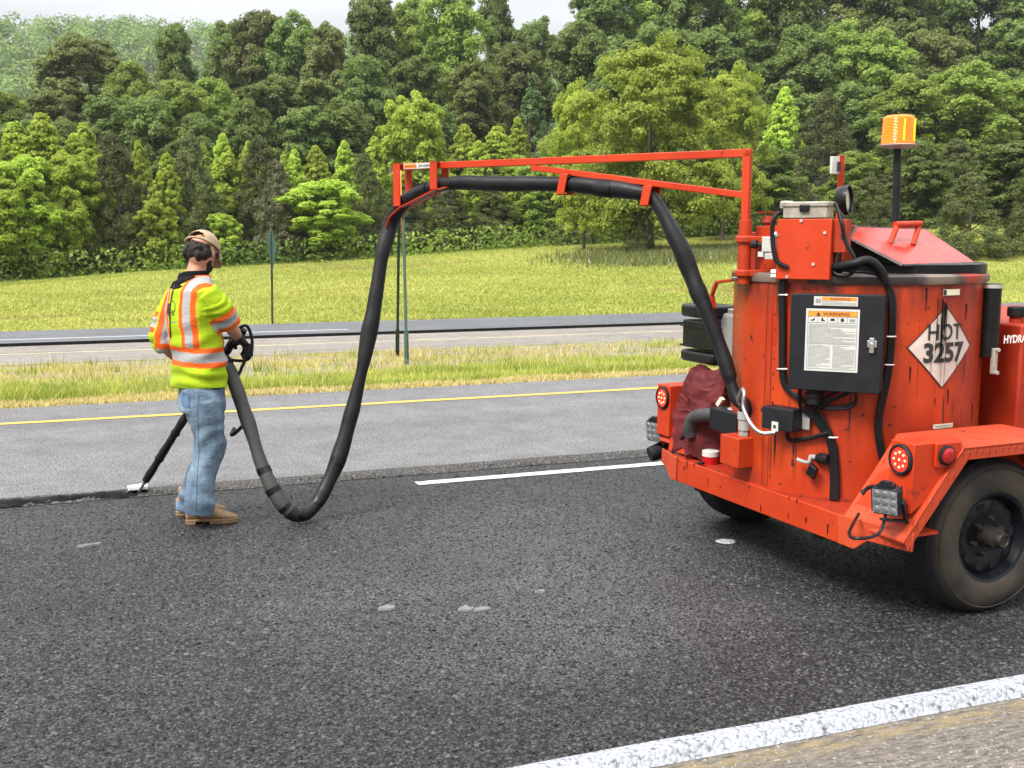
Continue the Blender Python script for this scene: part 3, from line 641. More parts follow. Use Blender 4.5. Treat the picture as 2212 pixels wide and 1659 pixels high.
c2 = lpy(1412, 932, 1.06); hs_, x, y, d_ = work_lamp(c2, (-.92, -.25, -.12), 'work_lamp', sc_=1.2)
mb = MB(); mb.beam(c2-d_*.03-y*.05, c2-d_*.10-y*.10, .06, .02); mb.beam(c2-d_*.03-y*.05-x*.05, c2-d_*.03-y*.05+x*.05, .02, .02); mb.build('bracket', 'black_steel', hs_)
# black trailer plug hanging at the far rear corner
p = lpy(1412, 975, 1.08); mb = MB(); mb.tube([p+A3(-.02, .01, -.02), p+A3(.04, 0, .0), p+A3(.12, -.01, .04)], [.044, .050, .034], 14); mb.build('trailer_plug', 'black_rubber', TR)
mb = MB(); mb.tube(spline([p+A3(.11, -.01, .04), lpy(1455, 960, .9), lpy(1475, 945, .75), lpy(1500, 905, .62)]), .010, 8); mb.tube(spline([lpy(1460, 955, .9), lpy(1452, 990, .8), lpy(1480, 1003, .7), lpz(1520, 1000, ZD+.02)]), .008, 8); mb.build('lamp_cable', 'cable', TR)
mb = MB(); mb.tube(spline([lpz(1855, 1110, ZD+.04), lpz(1835, 1150, ZD+.01), lpz(1850, 1163, ZD+.015), lpz(1900, 1150, ZD+.03), c1+A3(.06, .05, -.02)]), .007, 8); mb.tube(spline([c1+A3(.05, 0, .06), lpy(1880, 1052, -.86), lpy(1862, 1068, -.84)]), .009, 8); mb.build('lamp_cable', 'cable', TR)

# --- tank
mb = MB(); mb.lathe([(RT, ZD+.004), (RT, 1.47)], n=120); tank = mb.build('tank', 'red', TR)
m, ntm, b, o = newmat('tank_red'); v = vec(ntm)        # faded orange-red paint, soot near the rim, tar runs
n1 = ramp(ntm, noise(ntm, v, 1.7, 5), .32, .7)
c = mixc(ntm, n1, (.29, .014, .004), (.50, .060, .010))
c = mixc(ntm, mathn(ntm, 'MULTIPLY', ramp(ntm, noise(ntm, vec(ntm, (7, 7, .35)), 2.2, 6, .6), .46, .75), .7), c, (.17, .018, .009))
zs = N(ntm, 'ShaderNodeSeparateXYZ'); ntm.links.new(v, zs.inputs[0])
soot = mathn(ntm, 'MULTIPLY', ramp(ntm, zs.outputs[2], 1.28, 1.47), ramp(ntm, noise(ntm, vec(ntm, (4, 4, 1.2)), 2.2, 5, .65), .40, .62))
c = mixc(ntm, mathn(ntm, 'MULTIPLY', soot, .95), c, (.030, .015, .012))
tar1 = mathn(ntm, 'MULTIPLY', ramp(ntm, noise(ntm, vec(ntm, (30, 30, 1.6)), 1.5, 3, .5), .60, .66), ramp(ntm, noise(ntm, v, 1.9, 2), .45, .56))
c = mixc(ntm, tar1, c, (.02, .010, .008))
c = mixc(ntm, ramp(ntm, noise(ntm, v, 19, 4, .5), .66, .70), c, (.05, .015, .01)); b.inputs['Specular IOR Level'].default_value = .35
ntm.links.new(c, b.inputs['Base Color']); ntm.links.new(ramp(ntm, noise(ntm, v, 6, 5), .3, .7, .26, .5), b.inputs['Roughness'])
bumpn(ntm, b, noise(ntm, vec(ntm, (1, 1, .6)), 3.0, 3), .2, .03); M['tank_red'] = m; tank.data.materials[0] = m
mb = MB(); mb.lathe([(RT-.02, 1.462), (RT+.010, 1.462), (RT+.014, 1.475), (RT+.012, 1.497), (RT-.01, 1.506), (.05, 1.510)], n=120); mb.build('tank_rim', 'red', tank, angle=50)
m, ntm, b, o = newmat('rim_metal'); v = vec(ntm)
c = mixc(ntm, ramp(ntm, noise(ntm, v, 3.1, 4), .40, .55), (.022, .016, .014), (.16, .125, .10)); c = mixc(ntm, ramp(ntm, noise(ntm, v, 2.1, 3), .60, .64), c, (.32, .03, .012))
ntm.links.new(c, b.inputs['Base Color']); setv(b, Roughness=.5); M['rim_metal'] = m; bpy.data.objects['tank_rim'].data.materials[0] = m
def cylp(ang, z, R): return A3(math.cos(rad(ang))*R, math.sin(rad(ang))*R, z)
mb = MB()
for a in (-169, -172.5): mb.beam(cylp(a, .46, RT+.001), cylp(a, 1.46, RT+.001), .004, .004, cylp(a, 0, 1))
mb.build('seam', 'red_dirty', tank)
for k in range(13):
    mb = MB(); bolt(mb, cylp(-167.5, .52+k*.072, RT), cylp(-167.5, 0, 1), .006, .004); mb.build('rivet', 'red_dirty', tank)
mb = MB(); mb.lathe([(RT+.001, ZD+.001), (RT+.012, ZD+.001), (RT+.012, ZD+.012), (RT+.001, ZD+.014)], n=100, cap=False); mb.build('base_ring', 'red_dirty', tank)

# --- decal helpers on the tank wall
def on_tank(V, ang0, z0, R):     # flat (x right as seen, y up) wrapped on the wall
    return [cylp(ang0+math.degrees(x/RT), z0+y, R) for x, y in V]
def grid_poly(poly, n=14):       # diamond / rectangle as strips so that it bends with the wall
    xs = np.linspace(min(p[0] for p in poly), max(p[0] for p in poly), n+1); V = []; Fc = []
    def yr(x):
        ys_ = []
        for (x0, y0), (x1, y1) in zip(poly, poly[1:]+poly[:1]):
            if abs(x1-x0) > 1e-9 and min(x0, x1)-1e-9 <= x <= max(x0, x1)+1e-9: ys_.append(y0+(y1-y0)*(x-x0)/(x1-x0))
        return min(ys_), max(ys_)
    for x in xs: a, b_ = yr(x); V += [(x, a), (x, b_)]
    return V, [(2*i, 2*i+2, 2*i+3, 2*i+1) for i in range(n)]
def decal(name, VF, ang, z, R, mat, parent):
    V, Fc = VF; me = mkmesh(name, on_tank(V, ang, z, R), Fc, False); return link(name, me, mat, parent)
def rect(w_, h_): return [(-w_/2, -h_/2), (w_/2, -h_/2), (w_/2, h_/2), (-w_/2, h_/2)]
def dens(V, Fc, step=.02):       # split lettering so that it bends too (faces are small enough after triangulation by columns)
    return V, Fc
PA, PZ = -90.6, 1.173
q = .193
pl = decal('placard', grid_poly([(-q, 0), (0, -q), (q, 0), (0, q)], 20), PA, PZ, RT+.004, 'red', TR)
m, ntm, b, o = newmat('placard'); v = vec(ntm)
run = mathn(ntm, 'MULTIPLY', ramp(ntm, noise(ntm, vec(ntm, (42, 42, .9)), 1.3, 3, .5), .60, .66), ramp(ntm, noise(ntm, vec(ntm, (5, 5, 1)), 1.2, 2), .42, .55))
c = mixc(ntm, ramp(ntm, noise(ntm, v, 7, 5), .3, .7), (.50, .42, .36), (.66, .58, .51)); c = mixc(ntm, run, c, (.03, .018, .015))
ntm.links.new(c, b.inputs['Base Color']); setv(b, Roughness=.45); M['placard'] = m; pl.data.materials[0] = m
def ring_poly(s0, s1):
    V = []; Fc = []
    cs0 = [(-s0, 0), (0, -s0), (s0, 0), (0, s0)]; cs1 = [(-s1, 0), (0, -s1), (s1, 0), (0, s1)]
    for i in range(4):
        for k in range(8):
            t = k/8; a, b_ = cs0[i], cs0[(i+1) % 4]; c_, d2 = cs1[i], cs1[(i+1) % 4]
            V += [(a[0]+(b_[0]-a[0])*t, a[1]+(b_[1]-a[1])*t), (c_[0]+(d2[0]-c_[0])*t, c_[1]+(d2[1]-c_[1])*t)]
    n = len(V)//2; return V, [(2*i, 2*((i+1) % n), 2*((i+1) % n)+1, 2*i+1) for i in range(n)]
decal('border', ring_poly(q+.001, q-.006), PA, PZ, RT+.0055, 'ink', pl)
for body, size, dy, sx, off in (('HOT', .104, .070, .92, .003), ('3257', .122, -.026, .98, .010)):
    V, Fc = textmesh(body, size, off*size/.1*.35); V = [(p[0]*sx, p[1]+dy) for p in V]; decal('lettering', (V, Fc), PA+.4, PZ, RT+.0075, 'ink', pl)
# drips of tar across the placard
mb = MB(); r = np.random.default_rng(5)
for k in range(9):
    x = -.035+r.uniform(-.02, .05); z0 = r.uniform(.05, .23); L = r.uniform(.08, .30); wd = r.uniform(.0015, .005)
    P = on_tank([(x, z0), (x+.002, z0-L*.5), (x, z0-L)], PA, PZ, RT+.0085); mb.tube(P, [wd, wd*.7, wd*.4], 5)
tag(mb.build('tar_run', 'tar', tank), kind='stuff')
mb = MB(); r = np.random.default_rng(15)
for k in range(11):
    y = r.uniform(-.64, .63); z0 = .458 if r.random() < .6 else r.uniform(.36, .44); L = r.uniform(.008, .05); wd = r.uniform(.0012, .0035); mb.tube([(-.6295, y, z0), (-.6295, y+.001, z0-L*.6), (-.6295, y, z0-L)], [wd*1.3, wd, wd*.5], 5)
tag(mb.build('tar_run', 'tar', bpy.data.objects['bumper']), kind='stuff')
mb = MB()
for k in range(12):
    a = r.choice([-160., -104., -88., -72.])+r.normal()*4; z0 = r.uniform(.5, 1.45); L = abs(r.normal())*.06+.008; wd = r.uniform(.001, .0035); mb.tube([cylp(a, z0, RT+.001), cylp(a+.1, z0-L*.6, RT+.001), cylp(a, z0-L, RT+.001)], [wd*1.4, wd, wd*.4], 5)
tag(mb.build('tar_run', 'tar', tank), kind='stuff')
lab = decal('sticker', grid_poly(rect(.105, .028), 4), PA+3, 1.425, RT+.004, 'cream_label', TR)
decal('print', grid_poly(rect(.018, .024), 2), PA+3-4.0, 1.425, RT+.0055, 'ink', lab)
lab = decal('sticker', grid_poly(rect(.125, .022), 4), PA+2.3, .800, RT+.004, 'cream_label', TR)
V, Fc = textmesh('THESE BRACKETS 12 V', .0105, .0); decal('lettering', ([(p[0], p[1]) for p in V], Fc), PA+2.3, .800, RT+.0058, 'ink', lab)

# --- lid hopper on the tank top
ZR = 1.508
LC = A3(.10, -.16, 0)
mb = MB(); mb.lathe([(.37, ZR-.002), (.37, ZR+.040), (.355, ZR+.046), (.2, ZR+.046)], (.14, -.20, 0), n=64); hb = mb.build('hatch_collar', 'tar', TR)
# sloping lid: high edge inboard/rear, low edge to the near front side
mb = MB()
lidp = [lpy(1836, 513, -.27), lpy(1950, 571, -.50), lpy(2106, 566, -.36), lpy(1998, 494, -.02), lpy(1850, 488, -.18)]
cent = sum(lidp)/5; nrm = np.cross(lidp[2]-lidp[1], lidp[3]-lidp[1]); nrm /= np.linalg.norm(nrm); nrm = nrm if nrm[2] > 0 else -nrm
mb.prism([p-A3(0, 0, .006) for p in lidp], (0, 0, .006)); lid = mb.build('hatch_lid', 'red', TR, bevel=.003)
m, ntm, b, o = newmat('lid_red'); v = vec(ntm)
c = mixc(ntm, ramp(ntm, noise(ntm, v, 5, 5), .3, .7), (.36, .018, .010), (.48, .045, .025)); c = mixc(ntm, mathn(ntm, 'MULTIPLY', ramp(ntm, noise(ntm, v, 11, 6, .65), .55, .66), .6), c, (.10, .045, .03))
ntm.links.new(c, b.inputs['Base Color']); ntm.links.new(ramp(ntm, noise(ntm, v, 8, 4), .3, .7, .12, .34), b.inputs['Roughness']); M['lid_red'] = m; lid.data.materials[0] = m
mb = MB()            # black skirt below the lid edge
bot = [A3(p[0], p[1], ZR+.046) for p in lidp]; tp_ = [p-A3(0, 0, .007) for p in lidp]
cb_ = sum(bot)/5; bot = [cb_+(p-cb_)*.93 for p in bot]
for i in range(5): mb.add([bot[i], bot[(i+1) % 5], tp_[(i+1) % 5], tp_[i]], [(0, 1, 2, 3)])
mb.add(bot, [tuple(range(5))]); mb.build('skirt', 'tar', lid)
mb = MB()
for i in range(5):
    a, b_ = lidp[i], lidp[(i+1) % 5]; mb.tube([a-A3(0, 0, .008), b_-A3(0, 0, .008)], .009, 8)
mb.build('gasket', 'black_gloss', lid)
# tubular grab handle on the lid
def onlid(u, v, up=0.): return lpln(u, v, lidp[1]+A3(0, 0, up), nrm)
f1, f2 = onlid(1922, 528), onlid(1972, 530); print('lid', lidp, f1, f2)
t1 = f1+A3(.0, 0, 0)+A3(.03, .08, .085); t1 = lpln(1937, 486, f1+A3(.02, .05, 0), (0, 1, 0)); t2 = lpln(1985, 484, f2+A3(.02, .05, 0), (0, 1, 0))
mb = MB(); mb.tube(spline([f1, t1-A3(0, 0, .01)], 3), .014, 10); mb.tube(spline([f2, t2-A3(0, 0, .01)], 3), .014, 10); mb.tube([t1-A3(.01, 0, 0), t2+A3(.01, 0, 0)], .017, 12); mb.build('handle', 'red', lid)
# rear half of the tank top: low red housings, ports
mb = MB(); mb.cyl((.02, .22, ZR), (.02, .22, 1.70), .12, n=30); mb.lathe([(.128, 1.70), (.128, 1.735), (.11, 1.738), (.001, 1.738)], (.02, .22, 0), n=30); mb.build('burner_stack', 'red_dirty', TR, bevel=.003)
mb = MB(); mb.box((.10, .10, ZR), (.30, .34, 1.72)); mb.build('material_port', 'red_dirty', TR, bevel=.004)
mb = MB(); mb.box((-.48, .02, ZR), (-.18, .36, 1.70)); mb.build('mixer_housing', 'red_dirty', TR, bevel=.005)
p = lpy(1660, 468, .25); mb = MB(); mb.cyl(A3(p[0], p[1], 1.66), p+A3(0, 0, -.004), .022, n=12); mb.cyl(p+A3(0, 0, -.03), p+A3(0, 0, .005), .035, .025, n=12); mb.beam(lpy(1636, 459, .25), lpy(1700, 458, .25), .02, .008); mb.build('valve_handle', 'red_dirty', TR)

# --- boom bracket, post and arm (arm swung out over the passing lane)
PB = lpx(1610, 500, -.640); PBx, PBy = PB[0], PB[1]
post_lo = A3(PBx, PBy, lpx(1604, 600, PBx)[2]); post_hi = A3(PBx, PBy, lpx(1612, 322, PBx)[2])
print('post', PBx, PBy, post_lo[2], post_hi[2])
mb = MB(); mb.box((PBx+.09, PBy-.16, 1.478), (PBx+.11, PBy+.04, 1.73)); mb.box((PBx+.11, PBy-.12, ZR), (PBx+.34, PBy+.02, 1.66)); bk = mb.build('boom_bracket', 'red', TR, bevel=.003)
for zc in (1.665, 1.50):
    mb = MB(); mb.lathe([(.036, zc-.018), (.046, zc-.014), (.046, zc+.014), (.036, zc+.018)], (PBx, PBy, 0), n=24); mb.hexa([(PBx, PBy-.045, zc-.016), (PBx+.10, PBy-.10, zc-.016), (PBx+.10, PBy+.03, zc-.016), (PBx, PBy+.045, zc-.016)], [(PBx, PBy-.045, zc+.016), (PBx+.10, PBy-.10, zc+.016), (PBx+.10, PBy+.03, zc+.016), (PBx, PBy+.045, zc+.016)])
    mb.build('hinge', 'red', bk, bevel=.004)
    mb = MB(); bolt(mb, (PBx+.075, PBy-.085, zc), (-.4, -.9, 0), .010, .012); mb.build('bolt', 'red_dirty', bk)
BO = np.array([*l2w(post_lo)[:2]])                       # boom plan line in world
tw = wline(862, 357, BO, BO+np.array([0, 1]))            # placeholder
zb = post_hi[2]
def at_z_world(u, v, z): r = ray(u, v); return CAMP+r*(z-H)/r[2]
tipb = at_z_world(862, 361, zb-.012)
BT = tipb[:2]
def bm(u, v): return w2l(wline(u, v, BO, BT))            # local point on the boom's vertical plane
print('boom tip', tipb, 'len', np.linalg.norm(BT-BO))
mb = MB(); mb.cyl(post_lo-A3(0, 0, .03), A3(PBx, PBy, 1.76), .031, n=20); mb.build('boom_pivot', 'red', TR, bevel=.002)
bd = w2l([*BT, 0])-w2l([*BO, 0]); bd /= np.linalg.norm(bd)
boom = None
mb = MB(); mb.obox((post_hi+A3(PBx, PBy, 1.70))/2, bd*.019, np.cross((0, 0, 1), bd)*.019, A3(0, 0, (post_hi[2]-1.70)/2)); boom = mb.build('boom', 'red_clean', TR, bevel=.003)
mb = MB(); mb.beam(post_hi-A3(0, 0, .02)-bd*.02, bm(862, 361), .038, .038); mb.build('boom_beam', 'red_clean', boom, bevel=.003)
mb = MB(); mb.beam(bm(1605, 422)-bd*.01, bm(1150, 362), .034, .032); mb.build('brace', 'red_clean', boom, bevel=.003)
# hose cradle: two hanging straps and a trough
sdv = np.cross((0, 0, 1), bd); sdv /= np.linalg.norm(sdv)
toward = -np.sign(sdv@(w2l(tipb)-_o))*sdv                 # side that faces the camera
for u0, vt, vb in ((870, 357, 446), (949, 353, 410)):
    a, b_ = bm(u0-1, vt), bm(u0+1, vb)
    for sd_ in (1, -1):
        mb = MB(); off = toward*.055*sd_; mb.obox((a+b_)/2+off, bd*.026, toward*.004, A3(0, 0, (a[2]-b_[2])/2)); mb.build('strap', 'red_clean', boom, bevel=.002)
    mb = MB(); mb.obox(a+A3(0, 0, .004), bd*.022, toward*.06, A3(0, 0, .004)); mb.build('strap_cap', 'red_clean', boom)
mb = MB(); tr = [bm(845, 492), bm(852, 470), bm(872, 450), bm(948, 411), bm(975, 405)]
for a, b_ in zip(tr[:-1], tr[1:]):
    n_ = A3(0, 0, .003); mb.hexa([a-toward*.055-n_, b_-toward*.055-n_, b_+toward*.055-n_, a+toward*.055-n_], [a-toward*.055+n_, b_-toward*.055+n_, b_+toward*.055+n_, a+toward*.055+n_])
mb.build('trough', 'red_clean', boom)
for u0, vt, vb in ((1225, 378, 420), (1405, 403, 444)):
    a, b_ = bm(u0+4, vt), bm(u0-4, vb); mb = MB(); c0 = (a+b_)/2; ln = np.linalg.norm(a-b_)/2; dz = (a-b_)/(2*ln)
    for sd_ in (1, -1): mb.obox(c0+toward*.052*sd_, bd*.024, toward*.004, dz*ln)
    mb.obox(a, bd*.024, toward*.052, dz*.004); mb.obox(b_, bd*.024, toward*.052, dz*.004); mb.build('hose_clip', 'red_clean', boom, bevel=.002)
# LOW CLEARANCE sticker on the beam
a, b_ = bm(877, 360.5), bm(943, 357); ctr = (a+b_)/2+toward*.0215; ex = (b_-a)/2; ez = A3(0, 0, .0155)
if (ex@(RL@_r)) < 0: ex = -ex
L2 = np.linalg.norm(ex); xd = ex/L2
def flat(name, V, Fc, o_, xd_, yd_, nd_, mat, parent, lift=0.):
    me = mkmesh(name, [o_+xd_*p[0]+yd_*p[1]+nd_*lift for p in V], Fc, False); return link(name, me, mat, parent)
Zv = A3(0, 0, 1)
st = flat('sticker', [(-L2, -.0155), (L2, -.0155), (L2, .0155), (-L2, .0155)], [(0, 1, 2, 3)], ctr, xd, Zv, toward, 'white_label', TR, .001)
flat('print', [(-L2*.97, -.012), (-L2*.15, -.012), (-L2*.15, .012), (-L2*.97, .012)], [(0, 1, 2, 3)], ctr, xd, Zv, toward, 'label_orange', st, .002)
V, Fc = textmesh('WARNING', .024, .0002); flat('lettering', [(p[0]*.78-L2*.53, p[1]) for p in V], Fc, ctr, xd, Zv, toward, 'ink', st, .003)
V, Fc = textmesh('LOW CLEARANCE', .021, .0003); flat('lettering', [(p[0]*.60+L2*.43, p[1]) for p in V], Fc, ctr, xd, Zv, toward, 'ink', st, .003)

# --- red control box above the cabinet
DC = -146.; nC = A3(math.cos(rad(DC)), math.sin(rad(DC)), 0); tC = A3(math.sin(rad(DC)), -math.cos(rad(DC)), 0)*-1.
if tC@(RL@_r) < 0: tC = -tC
def onface(u, v, dist, n=nC): return lpln(u, v, n*dist, n)
CB = .66
a, b_, c_, d2 = onface(1676, 476, CB), onface(1677, 604, CB), onface(1789, 604, CB), onface(1800, 469, CB)
wA = (abs((a-d2)@tC)+abs((b_-c_)@tC))/2; c0 = (a+b_+c_+d2)/4; hA = (a[2]+d2[2]-b_[2]-c_[2])/2
mb = MB(); mb.obox(c0-nC*.055, tC*wA/2, nC*.055, A3(0, 0, hA/2)); cbx = mb.build('control_box', 'red_clean', TR, bevel=.004)
for u, v in ((1731, 477), (1679, 508), (1782, 503), (1757, 571), (1700, 598)):
    mb = MB(); bolt(mb, onface(u, v, CB), nC, .0085, .006); mb.build('bolt', 'zinc', cbx)
mb = MB(); mb.obox(c0+tC*(wA/2+.03)-nC*.07+A3(0, 0, hA*.22), tC*.03, nC*.04, A3(0, 0, hA*.27)); mb.build('side_plate', 'red_dirty', cbx, bevel=.002)
# clear relay box and knob on top
tz = c0[2]+hA/2; kx = c0+tC*(onface(1748, 455, CB)-c0)@tC
kc = A3(kx[0], kx[1], 0)-nC*.06; wK = (onface(1795, 455, CB)-onface(1699, 455, CB))@tC
mb = MB(); mb.obox(kc+A3(0, 0, tz+.030), tC*wK/2, nC*.05, A3(0, 0, .028)); mb.obox(kc+A3(0, 0, tz+.066), tC*(wK/2+.008), nC*.056, A3(0, 0, .012)); rb = mb.build('relay_box', 'clear_plastic', TR, bevel=.005)
mb = MB(); mb.obox(kc+nC*.058+A3(0, 0, tz+.048), tC*.022, nC*.008, A3(0, 0, .016)); mb.build('clasp', 'black_gloss', rb, bevel=.004)
kk = onface(1691, 440, CB); kk = A3(kk[0], kk[1], tz)-nC*.06
mb = MB(); mb.cyl(kk, kk+A3(0, 0, .055), .018, n=14); mb.build('breather', 'black_rubber', TR)
mb = MB(); mb.lathe([(.030, .05), (.032, .056), (.032, .078), (.026, .084), (.001, .085)], kk, n=22); mb.build('breather_cap', 'dull_gray', TR)
# gauge in its hood
gcn = lpy(1826, 432, -.12); gd = A3(-.1, -.62, .0)*0+A3(.55, -.80, .05); gd /= np.linalg.norm(gd)
mb = MB(); mb.lathe([(.001, -.035), (.062, -.033), (.074, -.012), (.074, .022), (.066, .022), (.062, .004)], gcn, gd, 30, cap=False); gg = mb.build('gauge', 'black_gloss', TR)
mb = MB(); mb.lathe([(.062, .004), (.001, .005)], gcn, gd, 30); mb.build('dial', 'cream_label', gg)
mb = MB(); mb.tube([gcn-A3(0, 0, .06)-gd*.02, A3(gcn[0], gcn[1], ZR)-gd*.02], .012, 8); mb.build('gauge_stem', 'black_steel', gg)
# red stay with a white tag plate
s0, s1_ = lpy(1817, 470, .05), lpy(1818, 335, .05)
mb = MB(); mb.beam(A3(s1_[0], .05, ZR), s1_, .034, .012, (0, 1, 0)); stay = mb.build('boom_rest', 'red_clean', TR, bevel=.002)
mb = MB(); a = lpy(1803, 357, .03); mb.obox(a, A3(.024, 0, 0), A3(0, .008, 0), A3(0, 0, .043)); mb.build('tag_plate', 'white_label', stay, bevel=.002)
mb = MB(); mb.obox(lpy(1812, 360, .015), A3(.006, 0, 0), A3(0, .008, 0), A3(0, 0, .024)); mb.build('slot', 'ink', stay)

# --- black electrical cabinet
CF = .745; DE = -138.5; nE = A3(math.cos(rad(DE)), math.sin(rad(DE)), 0); tE = A3(-nE[1], nE[0], 0)
if tE@(RL@_r) < 0: tE = -tE
def oncab(u, v, dist=CF): return lpln(u, v, nE*dist, nE)
a, b_, c_, d2 = oncab(1709, 636), oncab(1701, 842), oncab(1901, 850), oncab(1911, 636)
wE = (((d2-a)@tE)+((c_-b_)@tE))/2; hE = (a[2]+d2[2]-b_[2]-c_[2])/2; cE = (a+b_+c_+d2)/4
print('cabinet', wE, hE, cE)
mb = MB(); mb.obox(cE-nE*.085, tE*(wE/2-.004), nE*.062, A3(0, 0, hE/2-.004)); cab = mb.build('cabinet', 'black_steel', TR, bevel=.004)
mb = MB(); mb.obox(cE-nE*.011, tE*wE/2, nE*.011, A3(0, 0, hE/2)); door = mb.build('cabinet_door', 'black_steel', cab, bevel=.004)
Zu = A3(0, 0, 1)
lk = oncab(1884, 743)
mb = MB(); mb.obox(lk+nE*.004, tE*.020, nE*.004, Zu*.016); mb.obox(lk+nE*.014+Zu*.004, tE*.010, nE*.008, Zu*.024); mb.obox(lk+nE*.013-Zu*.028, tE*.010, nE*.004, Zu*.012); mb.cyl(lk+nE*.01, lk+nE*.026, .008, n=10); mb.build('latch', 'steel', cab, bevel=.002)
def cabfl(name, V, Fc, ctr_, mat, parent, lift): return flat(name, V, Fc, ctr_, tE, Zu, nE, mat, parent, lift)
def rquad(x0, y0, x1, y1): return [(x0, y0), (x1, y0), (x1, y1), (x0, y1)]
def quads(rs): V = []; Fc = []; [(Fc.append(tuple(range(len(V), len(V)+4))), V.extend(rquad(*r_))) for r_ in rs]; return V, Fc
# big warning plate
a, b_, c_, d2 = oncab(1744, 667), oncab(1735, 799), oncab(1851, 806), oncab(1859, 668)
W_ = (((d2-a)@tE)+((c_-b_)@tE))/2; H_ = (a[2]+d2[2]-b_[2]-c_[2])/2; ctr = (a+b_+c_+d2)/4
wp = cabfl('warning_plate', *quads([(-W_/2, -H_/2, W_/2, H_/2)]), ctr, 'white_label', TR, .0015)
iw, ih = W_*.46, H_*.465
cabfl('header', *quads([(-iw, ih-H_*.085, iw, ih)]), ctr, 'label_orange', wp, .0025)
V, Fc = textmesh('WARNING', H_*.078, .0005); cabfl('lettering', [(p[0]*1.1+W_*.07, p[1]+ih-H_*.045) for p in V], Fc, ctr, 'ink', wp, .0035)
cabfl('alert_triangle', [(-W_*.31, ih-H_*.075), (-W_*.22, ih-H_*.075), (-W_*.265, ih-H_*.012)], [(0, 1, 2)], ctr, 'ink', wp, .0035)
rs = []; lw = .0012
rs += [(-iw, -ih, -iw+lw, ih), (iw-lw, -ih, iw, ih), (-iw, -ih, iw, -ih+lw), (-iw, ih-lw, iw, ih), (-iw, ih-H_*.19, iw, ih-H_*.19+lw), (-iw, ih-H_*.085-lw, iw, ih-H_*.085), (-iw, -H_*.06, iw, -H_*.06+lw)]
for k in range(1, 5): x = -iw+2*iw*k/5; rs.append((x, ih-H_*.19, x+lw, ih-H_*.085))
cabfl('rule', *quads(rs), ctr, 'ink', wp, .0026)
r = np.random.default_rng(3); rs = []
def para(x0, x1, y0, y1, n):
    for k in range(n):
        y = y1-(y1-y0)*(k+.5)/n; xe = x1 if r.random() < .6 else x0+(x1-x0)*r.uniform(.35, .9); x = x0
        while x < xe:
            L = r.uniform(.004, .014); rs.append((x, y-.0011, min(x+L, xe), y+.0011)); x += L+.0022
para(-iw+.006, iw-.006, -H_*.05, ih-H_*.205, 17); para(-iw+.006, -.006, -ih+.006, -H_*.075, 19); para(.006, iw-.006, -ih+.006, -H_*.075, 19)
cabfl('small_print', *quads(rs), ctr, 'print_gray', wp, .0026)
# five pictograms: burned hand, boot, melter, face, book
pic = []
yc = ih-H_*.137; sx_ = W_*.05
def shp(i, pts): x = -iw+2*iw*(i+.5)/5; return [(x+p[0]*sx_, yc+p[1]*sx_) for p in pts]
V = []; Fc = []
for i, pts in ((0, [(-.9, -.5), (.5, -.5), (.7, .0), (.9, .6), (.4, .3), (-.1, -.05), (-.9, -.2)]), (1, [(-.5, .7), (.1, .7), (.15, .1), (.9, -.3), (.9, -.6), (-.5, -.6)]), (2, [(-.8, -.4), (.8, -.4), (.9, .2), (.3, .6), (-.4, .5), (-.8, .1)]), (3, [(-.55, -.5), (0, -.75), (.55, -.5), (.7, 0), (.5, .55), (0, .7), (-.5, .55), (-.7, 0)])):
    q_ = shp(i, pts); Fc.append(tuple(range(len(V), len(V)+len(q_)))); V += q_
cabfl('pictogram', V, Fc, ctr, 'ink', wp, .0027)
V = []; Fc = []
for pts in ([(-1, -.5), (-.05, -.65), (-.05, .4), (-1, .55)], [(.05, -.65), (1, -.5), (1, .55), (.05, .4)]):
    q_ = shp(4, pts); Fc.append(tuple(range(len(V), len(V)+4))); V += q_
cabfl('pictogram', V, Fc, ctr, 'print_gray', wp, .0027)
# small warning strip
a, b_, c_ = oncab(1760, 641), oncab(1757, 656), oncab(1852, 655); W2 = (c_-b_)@tE; H2 = .041; ctr2 = (a+c_)/2; ctr2 = A3(ctr2[0], ctr2[1], a[2]-.018)
ws = cabfl('warning_strip', *quads([(-W2/2, -H2/2, W2/2, H2/2)]), ctr2, 'white_label', TR, .0015)
cabfl('header', *quads([(-W2*.32, .003, W2*.48, H2*.44)]), ctr2, 'label_orange', ws, .0025)
V, Fc = textmesh('WARNING', .0165, .0002); cabfl('lettering', [(p[0]*1.1+W2*.1, p[1]+.0105) for p in V], Fc, ctr2, 'ink', ws, .0035)
rs = []; para(-W2*.32, W2*.47, -.018, .0005, 3); cabfl('small_print', *quads(rs), ctr2, 'print_gray', ws, .0026)
cabfl('pictogram', *quads([(-W2*.46, -.010, -W2*.405, .010), (-W2*.395, -.010, -W2*.345, .010)]), ctr2, 'print_gray', ws, .0026)

# --- cable harness along the tank
def cpt(u, v, off=.02): return lpc(u, v, RT+off)
mb = MB()
for k in range(4):
    o_ = (k-1.5)*2.6
    mb.tube(spline([onface(1692+o_, 598, CB-.05)-nC*.0, cpt(1689+o_, 640, .022), cpt(1690+o_, 720, .02), cpt(1690+o_, 800, .02), cpt(1697+o_, 835, .02), cpt(1722+o_, 858, .022), cpt(1740+o_, 868, .03)], 6), .0085, 8)
mb.build('cable_bundle', 'cable', TR)
mb = MB()
for k in range(4):
    o_ = (k-1.5)*3.2
    mb.tube(spline([onface(1797, 600-6*k, CB-.06), cpt(1850+o_*.3, 568+6*k, .06), cpt(1895+o_*.6, 580+5*k, .03), cpt(1923+o_, 625+2*k, .02), cpt(1927+o_, 700, .02), cpt(1919+o_, 800, .02), cpt(1899+o_, 900, .02), cpt(1899+o_, 950, .02), cpt(1912+o_, 1010, .02), cpt(1924+o_, 1040, .03)], 6), .0088, 8)
mb.build('cable_bundle', 'cable', TR)
